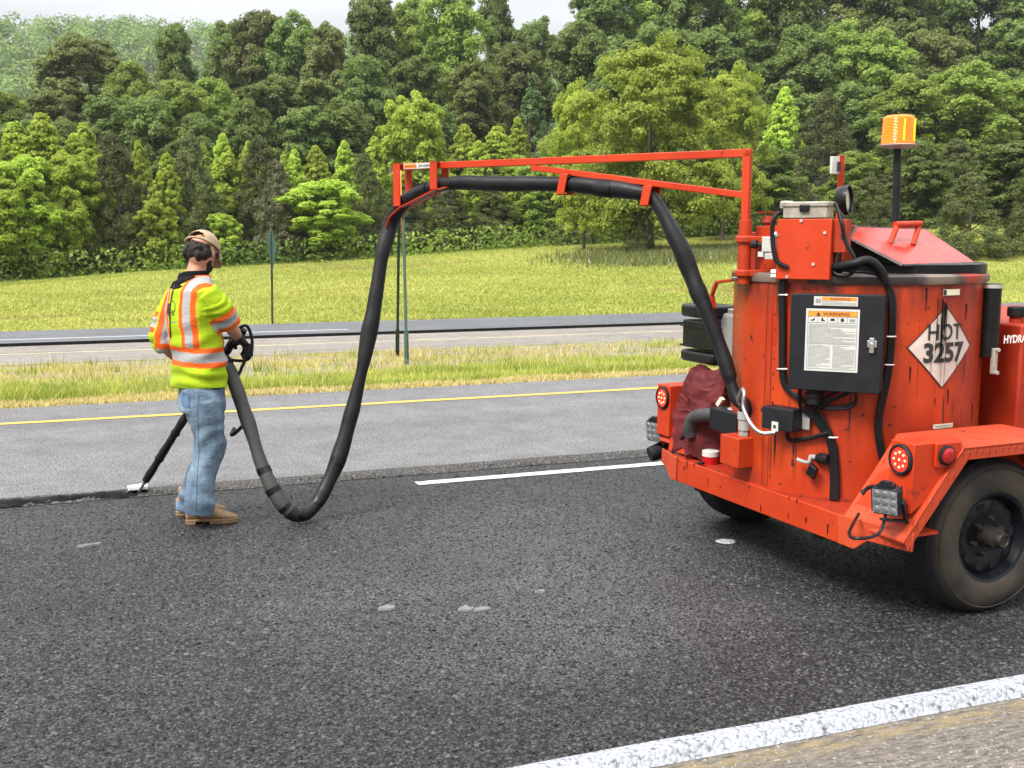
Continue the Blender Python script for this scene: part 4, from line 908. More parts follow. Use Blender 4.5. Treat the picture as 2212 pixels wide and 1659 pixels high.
mb = MB()
for k in range(5):
    o_ = (k-2)*3.4
    mb.tube(spline([cE+tE*(.13*(k-2)/2.2-.04)-nE*.06-A3(0, 0, hE/2), cpt(1750+o_*3, 880, .05), cpt(1772+o_*1.6, 910, .03), cpt(1797+o_, 960, .02), cpt(1803+o_, 1030, .02), cpt(1802+o_, 1080, .025)], 6), .0085, 8)
for k in range(3):
    mb.tube(spline([cpt(1745, 868+3*k, .03), cpt(1800, 878+3*k, .04), cpt(1845, 870+3*k, .05), cE+tE*.09-nE*.07-A3(0, 0, hE/2)], 6), .007, 8)
mb.build('cable_bundle', 'cable', TR)
p = cE-tE*.095-nE*.06-A3(0, 0, hE/2); mb = MB(); mb.cyl(p+A3(0, 0, .01), p-A3(0, 0, .07), .034, .03, n=18); mb.cyl(p-A3(0, 0, .02), p-A3(0, 0, .035), .039, n=18); mb.build('cable_gland', 'black_rubber', TR)
for u, v, w_ in ((1692, 637, 22), (1690, 797, 26), (1926, 727, 24), (1922, 788, 24), (1801, 945, 24)):
    w_ *= .8; a, b_ = cpt(u-w_/2, v, .033), cpt(u+w_/2, v, .033); mb = MB(); mb.tube([a-(a-b_)*-.05, (a+b_)/2*1.012*A3(1, 1, 0)+A3(0, 0, (a[2]+b_[2])/2), b_], .004, 6); mb.build('cable_clamp', 'zinc', TR)
# loops beside the control box
mb = MB()
mb.tube(spline([onface(1699, 458, CB-.05), onface(1676, 466, CB), onface(1668, 500, CB+.01), onface(1676, 560, CB+.02), onface(1702, 578, CB+.006)], 8), .011, 8)
mb.tube(spline([onface(1805, 440, CB-.08), onface(1818, 480, CB-.03), onface(1826, 520, CB-.03), onface(1846, 560, CB-.03), onface(1840, 590, CB-.03), onface(1812, 594, CB-.03), onface(1800, 585, CB-.04)], 8), .009, 8)
mb.tube(spline([onface(1808, 450, CB-.08), onface(1822, 470, CB-.04), onface(1826, 500, CB-.04), onface(1812, 530, CB-.04), onface(1802, 560, CB-.05), onface(1806, 585, CB-.05)], 8), .006, 8)
mb.build('loose_cable', 'cable', TR)
mb = MB(); mb.tube(spline([onface(1797, 578, CB-.05), cpt(1840, 570, .07), cpt(1875, 562, .07), cpt(1900, 580, .05), cpt(1915, 610, .03)], 8), .019, 10); mb.build('conduit', 'black_rubber', TR)
# grey valve block left of the control box
a = onface(1663, 528, CB-.09); mb = MB(); mb.obox(a, tC*.030, nC*.03, Zu*.036); mb.obox(a+tC*.005-Zu*.055, tC*.022, nC*.024, Zu*.016); vb = mb.build('valve_block', 'zinc', TR, bevel=.003)
mb = MB(); p = a-tC*.028; mb.tube([p, p-tC*.035], [.008, .008], 8); mb.tube([p-tC*.035, p-tC*.062], [.022, .02], 10); mb.build('valve_knob', 'black_rubber', vb)
for v in (507, 588, 597):
    p = onface(1676, v, CB-.04); mb = MB(); mb.cyl(p-tC*.02, p+tC*.01, .014, n=8); mb.build('hose_fitting', 'zinc', TR)
mb = MB(); mb.obox(onface(1645, 540, CB-.09)-Zu*.02, tC*.014, nC*.01, Zu*.012); mb.build('tag', 'white_label', TR)

# --- small junction box, plug, hose base on the deck
DJ = -163.; nJ = A3(math.cos(rad(DJ)), math.sin(rad(DJ)), 0); tJ = A3(-nJ[1], nJ[0], 0)
if tJ@(RL@_r) < 0: tJ = -tJ
def onj(u, v, d=.70): return lpln(u, v, nJ*d, nJ)
a, b_ = onj(1645, 884), onj(1729, 930); cJ = (onj(1645, 884)+onj(1712, 928)+onj(1645, 924)+onj(1712, 886))/4; wJ = (onj(1712, 905)-onj(1645, 905))@tJ
mb = MB(); mb.obox(cJ-nJ*.045, tJ*wJ/2, nJ*.045, Zu*.053); jb = mb.build('junction_box', 'black_steel', TR, bevel=.004)
mb = MB(); mb.obox(onj(1675, 921)+nJ*.003, tJ*.018, nJ*.003, Zu*.022); sw = mb.build('switch_plate', 'white_label', TR); mb = MB(); mb.cyl(onj(1675, 921)+nJ*.005, onj(1675, 921)+nJ*.009, .008, n=12); mb.build('keyhole', 'ink', sw)
mb = MB(); mb.obox(cJ-nJ*.08+tJ*(wJ/2+.02), tJ*.02, nJ*.003, Zu*.045); mb.build('mounting_tab', 'zinc', TR, bevel=.002)
mb = MB(); mb.tube(spline([onj(1700, 928, .67), cpt(1705, 950, .03), cpt(1740, 948, .02), cpt(1790, 935, .03)], 8), .011, 8); mb.build('junction_cable', 'cable', TR)
p = cpt(1790, 993, .03); d_ = tJ*-1.; mb = MB(); mb.tube([p, p+d_*.05, p+d_*.065], [.026, .026, .016], 14); mb.build('wall_plug', 'black_rubber', TR)
mb = MB(); mb.tube([p+d_*.065, p+d_*.10], [.013, .011], 10); mb.build('plug_nut', 'dull_gray', TR)
mb = MB(); mb.tube(spline([p+d_*.10, cpt(1745, 999, .05), cpt(1722, 992, .05)], 6), .009, 8); mb.build('plug_cord', 'dull_gray', TR)
p = cpt(1755, 1018, .04); mb = MB(); mb.obox(p, tJ*.020+Zu*-.012, nJ*.012, Zu*.026+tJ*.010); mb.build('dust_cap', 'black_gloss', TR, bevel=.003)
# red riser box with hose coupling
XB_ = -.70
a, b_, c_, d2 = lpx(1556, 937, XB_), lpx(1594, 942, XB_), lpx(1594, 1006, XB_), lpx(1556, 1000, XB_)
print('riser', a, c_)
y0, y1 = c_[1], a[1]; zt, zb_ = a[2], d2[2]
mb = MB(); mb.box((XB_, y0, zb_), (XB_+.16, y1, zt)); mb.build('riser_box', 'red', TR, bevel=.004)
fx = A3(XB_+.075, (y0+y1)/2-.02, zt)
mb = MB(); mb.cyl(fx, fx+A3(0, 0, .03), .028, n=6); mb.cyl(fx+A3(0, 0, .03), fx+A3(0, 0, .11), .031, n=18); mb.cyl(fx+A3(0, 0, .085), fx+A3(0, 0, .125), .036, n=18); mb.build('hose_coupling', 'dull_gray', TR, bevel=.002)
mb = MB(); c3 = onj(1675, 934, .70)
mb.tube(spline([fx+A3(.03, -.03, .12), lpx(1596, 870, -.66), lpx(1603, 842, -.68), lpx(1608, 850, -.70), lpx(1606, 880, -.71), lpx(1622, 915, -.71), lpx(1645, 935, -.70), c3], 12), .0105, 10); mb.build('braided_hose', 'steel', TR)
# --- engine side at the far rear: canister with elbow, tarp, air box
a, b_ = lpx(1533, 880, -.60), lpx(1590, 938, -.60)
mb = MB(); mb.box((-.60, b_[1], b_[2]-.01), (-.42, a[1], a[2])); cn = mb.build('filter_housing', 'black_steel', TR, bevel=.004)
mb = MB(); mb.lathe([(.048, 0), (.052, .003), (.050, .006), (.02, .006)], (-.51, (a[1]+b_[1])/2, a[2]), n=20); mb.build('housing_cap', 'dull_gray', cn)
mb = MB(); mb.tube(spline([A3(-.55, a[1]-.01, (a[2]+b_[2])/2+.01), lpx(1515, 897, -.58), lpx(1497, 905, -.58), lpx(1490, 925, -.58), lpx(1492, 940, -.57)], 6), .037, 16); mb.build('elbow_hose', 'hose_gray', TR)
mb = MB(); p = lpx(1556, 868, -.50); mb.obox(p, A3(.01, 0, 0), A3(0, .012, .006), A3(0, -.02, .022)); mb.build('latch_tab', 'cream_label', TR)
c4 = lpz(1535, 990, ZD+.03); mb = MB(); mb.lathe([(.045, 0), (.045, .045), (.043, .047)], A3(c4[0], c4[1], ZD), n=24); rc = mb.build('reservoir', 'red_lens', TR); mb = MB(); mb.lathe([(.047, .045), (.047, .072), (.04, .075), (.001, .075)], A3(c4[0], c4[1], ZD), n=24); mb.build('reservoir_cap', 'white_label', rc)
# crumpled maroon tarp
tc0 = lpx(1522, 880, -.42); zt_ = lpx(1530, 800, -.42)[2]
mb = MB(); nA, nB = 72, 56; V = []
for j in range(nB+1):
    t = j/nB
    for i in range(nA):
        a = 2*math.pi*i/nA
        sh = (math.cos(t*math.pi/2)**.42 if t < 1 else 0)
        rr = .172*sh*(1-.12*math.cos(2*a)); V.append(A3(tc0[0]+rr*math.cos(a), tc0[1]+rr*1.05*math.sin(a), ZD+.02+(zt_-ZD-.02)*(math.sin(t*math.pi/2)**.9)))
V = np.array(V); dirs = V-np.array([tc0[0], tc0[1], (zt_+ZD)/2]); dl = np.linalg.norm(dirs, axis=1, keepdims=True)+1e-6
rid = 1-np.abs(vnoise(V*A3(20, 20, 11), 4, 1))**.7; rid2 = 1-np.abs(vnoise(V*38, 9, 2))**.7
V = V+dirs/dl*((rid*.050+rid2*.016-.036)[:, None]); mb.V = list(V)
mb.F = [(j*nA+i, j*nA+(i+1) % nA, (j+1)*nA+(i+1) % nA, (j+1)*nA+i) for j in range(nB) for i in range(nA)]
mb.build('tarp_cover', 'maroon', TR, angle=24)
# air box (stacked black case) and grey engine shroud
DX = .02
a, b_ = lpx(1473, 672, -.35), lpx(1545, 778, -.35); yA, yB = lpx(1474, 720, -.35)[1], lpx(1543, 720, -.35)[1]
def zrow(v): return lpx(1500, v, -.35)[2]
ab = None
for nm, v0, v1, gx in (('air_box', 657, 686, .006), ('case_body', 692, 752, -.006), ('case_base', 757, 783, .004)):
    mb = MB(); mb.box((-.36-gx, yB-gx, zrow(v1)), (-.16+gx, yA+gx, zrow(v0))); o = mb.build(nm, 'black_gloss', TR if ab is None else ab, bevel=.022 if nm != 'case_body' else .01, seg=3)
    if ab is None: ab = o
mb = MB()
for v in (705, 748): mb.box((-.366, yB-.004, zrow(v)-.005), (-.16, yA+.004, zrow(v)+.005))
mb.build('case_strap', 'black_rubber', ab, bevel=.002)
yC = lpx(1590, 700, -.30)[1]
mb = MB(); mb.box((-.30, yC-.05, zrow(800)), (.25, yB+.03, zrow(672))); es = mb.build('engine_shroud', 'dull_gray', TR, bevel=.02, seg=3)
mb = MB(); mb.box((-.28, yC-.04, zrow(672)-.002), (.2, yB-.02, zrow(662))); mb.build('shroud_top', 'zinc', es, bevel=.006)
p1, p2, p3, p4 = lpx(1583, 605, -.40), lpx(1548, 610, -.40), lpx(1537, 640, -.40), lpx(1541, 668, -.40)
mb = MB(); mb.beam(p1, p2, .02, .016); mb.beam(p2, p3, .02, .018, (1, 0, 0)); mb.beam(p3, p4, .024, .03, (1, 0, 0)); mb.build('throttle_arm', 'red_clean', TR, bevel=.003)
mb = MB(); p = lpx(1592, 600, -.60); mb.lathe([(.022, 0), (.03, .012), (.028, .014), (.018, .004)], p-A3(0, 0, .01), n=18); mb.build('cup_fitting', 'dull_gray', TR)

# --- beacon on its pole
pb = lpy(1937, 478, .30); pt = lpy(1939, 318, .30)
mb = MB(); mb.tube([A3(pb[0], pb[1], ZR), pt], .0205, 16); mb.build('beacon_pole', 'black_steel', TR)
mb = MB(); mb.lathe([(.02, -.01), (.06, -.004), (.105, .006), (.107, .010), (.08, .016), (.001, .018)], pt, n=36); bc = mb.build('beacon', 'dull_gray', TR)
mb = MB(); prof = [(.086, .012)]
for k in range(9): z = .018+k*.0155; prof += [(.0875-.0008*k, z), (.0895-.0008*k, z+.005), (.0875-.0008*k, z+.011)]
prof += [(.078, .160), (.066, .168), (.001, .170)]; mb.lathe(prof, pt, n=40); mb.build('beacon_lens', 'amber', bc, angle=60)
for s in (-1, 1):
    mb = MB(); q0 = pt+A3(.035*s, -.082, .03); mb.beam(q0, q0+A3(0, -.0025, .115), .008, .006, (0, 1, 0)); mb.build('lamp_strip', 'amber_bulb', bc)
# --- hydraulic tank further forward, black document tube, sight gauge
yH = -.56
a = lpy(2112, 703, yH); zt_ = lpy(2180, 703, yH)[2]; zm = lpy(2180, 770, yH)[2]; zl = lpy(2150, 902, yH)[2]
print('hyd', a, zt_, zl)
mb = MB(); mb.box((.55, yH, ZD+.002), (1.75, .56, zt_)); ht = mb.build('hydraulic_tank', 'red_dirty', TR, bevel=.012)
tx = lpy(2212, 731, yH)
V, Fc = textmesh('HYDRAULIC', .052, .002); w0 = min(p[0] for p in V); x0 = lpy(2168, 731, yH)[0]; sgn = 1
me = mkmesh('lettering', [A3(x0+(p[0]-w0)*.86, yH-.002, tx[2]+p[1]) for p in V], Fc, False); link('lettering', me, 'white_print', ht)
p = lpy(2196, 690, yH+.12); mb = MB(); mb.cyl(A3(p[0], p[1], zt_-.01), A3(p[0], p[1], zt_+.035), .036, .033, n=18); mb.build('filler_neck', 'red_dirty', ht)
mb = MB(); mb.lathe([(.046, 0), (.046, .045), (.040, .05), (.001, .05)], A3(p[0], p[1], zt_+.03), n=16); mb.build('filler_cap', 'black_rubber', ht, bevel=.004)
p = lpy(2147, 780, yH-.012); mb = MB(); mb.obox(p, A3(.013, 0, 0), A3(0, .012, 0), A3(0, 0, .063)); sg = mb.build('sight_gauge', 'clear_plastic', TR, bevel=.004)
for dz in (-.055, .055): mb = MB(); mb.cyl(p+A3(0.006, -.012, dz), p+A3(.006, -.022, dz), .010, n=8); mb.build('bolt', 'zinc', sg)
aD = -50; mb = MB(); mt = cylp(aD, 1.41, RT+.04); tb = lpln(2143, 612, cylp(aD, 0, RT+.075), (0, 1, 0)); t2_ = lpln(2137, 772, cylp(aD, 0, RT+.075), (0, 1, 0)); tb = A3(tb[0], tb[1], tb[2]); t2_ = A3(tb[0], tb[1], t2_[2])
mb.lathe([(.030, 0), (.046, .006), (.046, tb[2]-t2_[2]-.03)], t2_, n=26); mb.lathe([(.046, tb[2]-t2_[2]-.03), (.047, tb[2]-t2_[2]-.028), (.047, tb[2]-t2_[2]-.002), (.03, tb[2]-t2_[2])], t2_, n=26); dtb = mb.build('document_tube', 'black_gloss', TR)
mb = MB(); mb.lathe([(.049, tb[2]-t2_[2]-.022), (.049, tb[2]-t2_[2]-.004)], t2_, n=26, cap=False); mb.build('tube_cap', 'zinc', dtb)
mb = MB(); q0 = A3(tb[0]-.055, tb[1]+.03, 0); mb.box((q0[0]-.03, q0[1]-.02, t2_[2]-.03), (q0[0]+.02, q0[1]+.04, tb[2]-.03)); mb.build('tube_mount', 'red_dirty', TR, bevel=.006)

# ================================================================ SEALANT HOSE (from the coupling over the boom to the wand)
def bmw(u, v): return wline(u, v, BO, BT)
hp = [l2w(fx+A3(0, 0, .10)), l2w(fx+A3(0, 0, .16))]
fxw = l2w(fx); cl = bmw(1404, 425)
nseg = [(1590, 858), (1572, 800), (1545, 720), (1512, 640), (1492, 590), (1463, 520), (1432, 462)]
for i, (u, v) in enumerate(nseg):
    t = (i+1)/(len(nseg)+1); P0 = np.array(fxw[:2]); P1 = np.array(cl[:2]); q_ = P0+(P1-P0)*t
    r_ = ray(u, v); dn_ = np.array([q_[0], q_[1]]); k = np.linalg.norm(dn_)/np.linalg.norm(r_[:2]); hp.append(CAMP+r_*k)
hp += [bmw(1404, 425), bmw(1370, 415), bmw(1300, 405), bmw(1222, 398), bmw(1140, 397), bmw(1060, 397), bmw(990, 396), bmw(950, 401), bmw(915, 412), bmw(880, 432), bmw(858, 455), bmw(842, 490)]
last = hp[-1]
down = [(826, 550), (815, 620), (803, 690), (790, 760), (775, 830), (757, 900), (738, 970), (715, 1030), (685, 1085), (652, 1112), (622, 1102), (594, 1065), (568, 1010), (548, 950), (532, 900), (515, 850), (500, 812), (492, 795)]
Yh = np.interp(np.linspace(0, 1, len(down)), [0, .35, .54, .62, 1], [last[1]-.02, 6.38, 6.27, 6.28, 6.62])
hp += [wy(u, v, y) for (u, v), y in zip(down, Yh)]
path = spline(hp, 9); n_ = len(path); r = np.random.default_rng(2)
L_ = np.concatenate([[0], np.cumsum([np.linalg.norm(path[i+1]-path[i]) for i in range(n_-1)])]); Lt = L_[-1]
hb_ = np.array(hp[0]); hosep = np.array(path); hosep[:, 2] = np.maximum(hosep[:, 2], .056)
rr = .044+.002*np.sin(L_*9)+.0026*vnoise(L_[:, None]*7, 5, 3)
rr = np.where(L_ < .22, .034, rr); k_seam = [i for i in range(n_) if False]
ihose = int(np.searchsorted(L_, 0))
HO = empty('sealant_hose', (hosep[np.argmin(hosep[:, 2])][0], hosep[np.argmin(hosep[:, 2])][1], 0)); tag(HO, 'thick black insulated hose looping from the trailer boom down to the worker', 'hose')
hb_ = np.array(HO.location)
def hose_part(name, i0, i1, mat, add=0., parent=None, n=18, sag=.0):
    mb = MB(); mb.tube([p-hb_ for p in hosep[i0:i1]], list(rr[i0:i1]+add), n, ell=.9); V = np.array(mb.V); c_ = np.repeat(hosep[i0:i1]-hb_, n, axis=0); d_ = V-c_; d_ /= np.linalg.norm(d_, axis=1, keepdims=True)
    V = V+d_*(vnoise(V*16, 21, 3)*.0045)[:, None]; mb.V = list(V); return mb.build(name, mat, parent or HO, angle=60)
ig = int(np.argmax(hosep[:, 2] < .30) if (hosep[:, 2] < .30).any() else n_)
low = np.argmin(hosep[:, 2]); g0 = low+10
hose_part('hose_sleeve', 0, g0+1, 'hose_wrap'); hose_part('hose_sleeve', g0, n_, 'hose_gray', .001)
for f_ in (low-22, low-8, low+3, low+12, low+20, low+27):
    hose_part('tape_wrap', max(f_, 0), f_+3, 'tar', .0035)
for f_ in (int(n_*.13), int(n_*.28)): hose_part('tape_wrap', f_, f_+5, 'black_rubber', .003)
# rubber strap at the cradle
ic = int(np.argmin(np.linalg.norm(hosep-bmw(915, 412), axis=1))); hose_part('strap', ic-3, ic+4, 'black_gloss', .010)
mb = MB(); mb.beam(bmw(898, 404)-hb_, bmw(920, 395)-hb_, .05, .010); mb.build('strap_buckle', 'black_gloss', HO)

# ================================================================ SEALANT WAND
tip = gz(301, 1066, .045); tip[1] = max(tip[1], 7.30)
tip = wy(301, 1060, 7.335); wtop = wy(500, 742, 6.72)
WD = empty('sealant_wand', (tip[0], tip[1], 0)); tag(WD, 'long black sealant wand with white shoe held by the worker', 'wand')
wb = np.array(WD.location); wd_ = (wtop-tip)/np.linalg.norm(wtop-tip); Lw = np.linalg.norm(wtop-tip)
pp = [tip+wd_*(.10+(Lw-.10)*t)-wb for t in np.linspace(0, 1, 44)]
mb = MB(); mb.tube(pp, list(.0245+.0025*np.array([math.sin(i*.9)*math.sin(i*.23) for i in range(44)])), 14); V = np.array(mb.V); V += rng.normal(size=V.shape)*.0012; mb.V = list(V); mb.build('wand_tube', 'hose_wrap', WD, angle=60)
for t in (.62, .63, .40, .22): p = tip+wd_*Lw*t-wb; mb = MB(); mb.tube([p, p+wd_*.018, p+wd_*.03], [.027, .031, .026], 10); mb.build('tape_wrap', 'tar', WD)
mb = MB(); mb.tube([tip-wb-wd_*.02, tip+wd_*.06-wb, tip+wd_*.11-wb], [.009, .011, .022], 10); mb.build('nozzle', 'steel', WD)
mb = MB(); c_ = wy(298, 1060, 7.36)-wb; c_[2] = max(c_[2], .05); mb.obox(c_, A3(.062, 0, 0), A3(0, .03, 0), A3(0, 0, .013)); mb.obox(c_+A3(.035, .01, .012), A3(.028, 0, .006), A3(0, .025, 0), A3(0, 0, .008)); mb.build('shoe', 'white_paint', WD, bevel=.004)
# handle: grip, trigger loop, thin rod and swivel
g1, g2 = wy(500, 742, 6.70)-wb, wy(527, 712, 6.62)-wb
mb = MB(); mb.tube(spline([wtop-wd_*.02-wb, g1+A3(.01, 0, .01), wy(515, 738, 6.66)-wb, g2], 5), [.026]*6+[.020]*10, 12); mb.build('grip', 'black_rubber', WD)
mb = MB(); mb.tube(spline([wy(517, 708, 6.64)-wb, wy(531, 703, 6.60)-wb, wy(540, 716, 6.60)-wb, wy(545, 742, 6.60)-wb, wy(541, 770, 6.60)-wb, wy(527, 779, 6.62)-wb, wy(500, 777, 6.66)-wb, wy(488, 768, 6.70)-wb], 8), .0095, 10); mb.build('hand_guard', 'black_gloss', WD)
mb = MB(); mb.tube([wy(541, 742, 6.58)-wb, wy(537, 768, 6.58)-wb], [.020, .026], 12); mb.tube([wy(537, 766, 6.58)-wb, wy(533, 776, 6.58)-wb], [.026, .016], 12); mb.build('trigger', 'black_rubber', WD, angle=50)
mb = MB(); mb.tube([wy(533, 770, 6.58)-wb, wy(517, 806, 6.58)-wb, wy(500, 838, 6.60)-wb], .0095, 10); mb.build('control_rod', 'cable', WD)
mb = MB(); mb.tube(spline([wy(494, 800, 6.62)-wb, wy(490, 782, 6.66)-wb, wy(480, 775, 6.72)-wb], 4), .036, 14); mb.tube([wy(497, 806, 6.60)-wb, wy(499, 822, 6.60)-wb], .047, 16); mb.build('swivel', 'black_rubber', WD)
mb = MB(); mb.tube(spline([wy(510, 822, 6.56)-wb, wy(521, 845, 6.54)-wb, wy(527, 870, 6.53)-wb, wy(528, 890, 6.50)-wb, wy(535, 900, 6.47)-wb, wy(533, 910, 6.45)-wb, wy(520, 924, 6.44)-wb, wy(506, 937, 6.46)-wb, wy(500, 938, 6.50)-wb, wy(506, 926, 6.56)-wb], 8), .011, 10); mb.build('signal_cable', 'cable', WD)

# ================================================================ WORKER
f0 = gz(440, 1118); PW = empty('person', (f0[0], f0[1], 0)); pbase = A3(f0[0], f0[1], 0)
tag(PW, 'road worker in lime and orange safety shirt, jeans and tan cap, back turned', 'person')
def J(u, v, y): return wy(u, v, y)-pbase
rI = A3(_r[0], _r[1], 0); rI /= np.linalg.norm(rI); aI = A3(-rI[1], rI[0], 0)
def facing(deg): t = rad(deg); return aI*math.cos(t)+rI*math.sin(t), rI*math.cos(t)-aI*math.sin(t)      # forward, his right
ft, rt = facing(42)
YW = 6.50
def loft(rings, n=28):      # (centre, half right, half front, right vec, front vec)
    mb = MB()
    for c_, a_, b_, rv, fv in rings:
        for k in range(n):
            t = 2*math.pi*k/n; cs, sn = math.cos(t), math.sin(t)
            mb.V.append(c_+rv*a_*math.copysign(abs(cs)**.85, cs)+fv*b_*math.copysign(abs(sn)**.85, sn))
    m_ = len(rings)
    for i in range(m_-1):
        for k in range(n): mb.F.append((i*n+k, i*n+(k+1) % n, (i+1)*n+(k+1) % n, (i+1)*n+k))
    mb.F.append(tuple(range(n))[::-1]); mb.F.append(tuple((m_-1)*n+k for k in range(n))); return mb
def limb(pts, rs, n=16, sub=6): P = spline(pts, sub); R_ = np.interp(np.linspace(0, 1, len(P)), np.linspace(0, 1, len(rs)), rs); mb = MB(); mb.tube(P, list(R_), n); return mb
def ball(c_, r, sc3=(1, 1, 1), axes=None, n=18):
    mb = MB(); ax = axes or (A3(1, 0, 0), A3(0, 1, 0), A3(0, 0, 1))
    for i in range(n//2+1):
        p = math.pi*i/(n//2)
        for k in range(n):
            t = 2*math.pi*k/n; q = (math.sin(p)*math.cos(t), math.sin(p)*math.sin(t), math.cos(p)); mb.V.append(c_+sum(ax[j]*q[j]*r*sc3[j] for j in range(3)))
    for i in range(n//2):
        for k in range(n): mb.F.append((i*n+k, i*n+(k+1) % n, (i+1)*n+(k+1) % n, (i+1)*n+k))
    return mb
hips, waist, chest, ush, neck = J(436, 850, YW), J(431, 775, YW), J(419, 680, YW), J(415, 627, YW), J(424, 590, YW+.01)
fh, rh = facing(62)
SR, SL = ush+rt*.165-A3(0, 0, .012), ush-rt*.165-A3(0, 0, .012)
ER = J(499, 707, 6.43); WR = J(512, 727, 6.60); EL = J(349, 733, 6.62); WL = J(425, 800, 6.80)
KR, AR_ = J(449, 985, 6.40), J(430, 1096, 6.37); KL, AL_ = J(460, 968, 6.62), J(408, 1090, 6.66)
HR, HL = hips+rh*.085-A3(0, 0, .05), hips-rh*.085-A3(0, 0, .05)
HC = J(437, 543, YW+.02)             # head centre
fhd, rhd = facing(18)
fd = fhd*math.cos(rad(32))-A3(0, 0, math.sin(rad(32))); ud = A3(0, 0, math.cos(rad(32)))+fhd*math.sin(rad(32))
hax = (rhd, fd, ud)
def hand(w_, d, nrm_, sgn, curl=.9, s=1., k_=1.):
    """palm and five bent fingers; d = direction, nrm_ = palm side, sgn = thumb side"""
    d = d/np.linalg.norm(d); nrm_ = nrm_-d*(nrm_@d); nrm_ /= np.linalg.norm(nrm_); sd_ = np.cross(d, nrm_)*sgn; parts = [loft([(w_, .028*s*k_, .020*s*k_, sd_, nrm_), (w_+d*.03*s, .034*s*k_, .018*s*k_, sd_, nrm_), (w_+d*.085*s, .042*s*k_, .016*s*k_, sd_, nrm_), (w_+d*.10*s, .040*s*k_, .012*s*k_, sd_, nrm_)], 14)]
    for k, (off, ln) in enumerate(((.031, .072), (.011, .082), (-.010, .076), (-.030, .060))):
        p = w_+d*.092*s+sd_*off*s; pts = [p]; a = 0
        for q in range(3): a += curl*(.75 if q else .55); p = p+(d*math.cos(a)+nrm_*math.sin(a))*ln*s*(.45, .32, .23)[q]; pts.append(p)
        parts.append(limb(pts, [.0105*s*k_, .0100*s*k_, .0092*s*k_, .0078*s*k_], 10, 3))
    p = w_+d*.03*s+sd_*.030*s; parts.append(limb([p, p+sd_*.025*s+d*.025*s+nrm_*.012*s, p+sd_*.030*s+d*.050*s+nrm_*.03*s, p+sd_*.018*s+d*.066*s+nrm_*.045*s], [.014*s*k_, .0125*s*k_, .011*s*k_, .009*s*k_], 10, 3))
    return parts
hdR = (J(533, 748, 6.66)-WR); hdL = (J(456, 812, 6.86)-WL)
body = [loft([(hips-A3(0, 0, .10), .13, .09, rh, fh), (hips, .155, .11, rh, fh), (waist, .14, .10, rt, ft), (chest, .15, .10, rt, ft), (ush-A3(0, 0, .02), .13, .075, rt, ft), (ush+A3(0, 0, .035), .075, .055, rt, ft), (neck, .058, .060, rt, ft), (neck+(HC-neck)*.55, .055, .058, rhd, fhd)]),
        limb([SR-rt*.02, ER, WR], [.040, .040, .040, .034, .027]), limb([SL+rt*.02, EL, WL], [.040, .040, .040, .034, .027]),
        limb([HR, KR, AR_], [.085, .072, .056, .048, .030]), limb([HL, KL, AL_], [.085, .072, .056, .048, .030]),
        ball(HC, 1, (.076, .094, .108), hax), ball(HC+fd*.045-ud*.055, 1, (.056, .052, .058), hax), ball(HC+fd*.096-ud*.012, 1, (.013, .016, .024), hax), ball(HC+fd*.082-ud*.058, 1, (.024, .012, .009), hax),
        ball(HC+fd*.080+ud*.012+rhd*.030, 1, (.013, .010, .010), hax), ball(HC+fd*.080+ud*.012-rhd*.030, 1, (.013, .010, .010), hax)]
for s in (1, -1): body.append(ball(HC+rhd*s*.078-fd*.004-ud*.008, 1, (.009, .019, .032), hax))
body += hand(WR, hdR, -rI*.3+A3(0, 0, -1)+aI*.2, 1, .8, 1.15, .75)+hand(WL, hdL, A3(0, 0, -1), -1, .9, 1.15, .75)
bm_ = remesh(body, .0075, 4); V, Nn = mesh_np(bm_); link('body', bm_, 'skin', PW)

# ---- jeans
def jl(H_, K, A_2, fwd):
    return limb([H_+A3(0, 0, .02), (H_+K)/2+fwd*.006, K, (K+A_2)/2-fwd*.012, A_2-A3(0, 0, .045)], [.103, .099, .086, .080, .078, .080, .086])
je = [loft([(hips-A3(0, 0, .10), .165, .125, rh, fh), (hips-A3(0, 0, .03), .172, .132, rh, fh), (hips+A3(0, 0, .07), .158, .122, rh, fh)]), jl(HR, KR, AR_, fh), jl(HL, KL, AL_, fh)]
jm = remesh(je, .0085, 5); V, Nn = mesh_np(jm)
def axisdist(V, A_, B_):
    d = B_-A_; L = np.linalg.norm(d); d = d/L; t = np.clip((V-A_)@d, 0, L); return np.linalg.norm(V-(A_+t[:, None]*d), axis=1), t/L
z = V[:, 2]
fold = np.sin(z*62+6.5*vnoise(V*6, 1, 3)+V@rI*18)*np.exp(-((z-.12)/.13)**2)*.0065+np.sin(z*46+6.5*vnoise(V*6, 2, 3)-V@rI*25)*np.exp(-((z-.50)/.12)**2)*.0050+np.sin(z*44+V@rI*40+6*vnoise(V*6, 3, 3))*np.exp(-((z-.78)/.10)**2)*.0045
V2 = V+Nn*(fold+.004*vnoise(V*14, 8, 3))[:, None]; set_co(jm, V2)
fade = np.clip(.42+.45*vnoise(V*A3(11, 11, 5), 11, 4)+.12*vnoise(V*60, 12, 3), 0, 1); crest = np.clip(fold/.006, -1, 1)
cj_ = (A3(.026, .055, .100)[None]*(1-fade[:, None])+A3(.19, .265, .34)[None]*fade[:, None])*(1+.15*crest[:, None])
drt = np.clip(vnoise(V*A3(5, 5, 4), 31, 2)*1.5, 0, 1)*np.exp(-((z-.55)/.16)**2)*np.clip(V@rI*6+.2, 0, 1); cj_ = cj_*(1-drt[:, None]*.6)+A3(.30, .27, .17)[None]*drt[:, None]*.6
set_col(jm, np.clip(cj_, .01, 1)); jo = link('jeans', jm, 'jeans', PW)
bvh = BVHTree.FromPolygons([tuple(v_) for v_ in V2], [tuple(p.vertices) for p in jm.polygons])
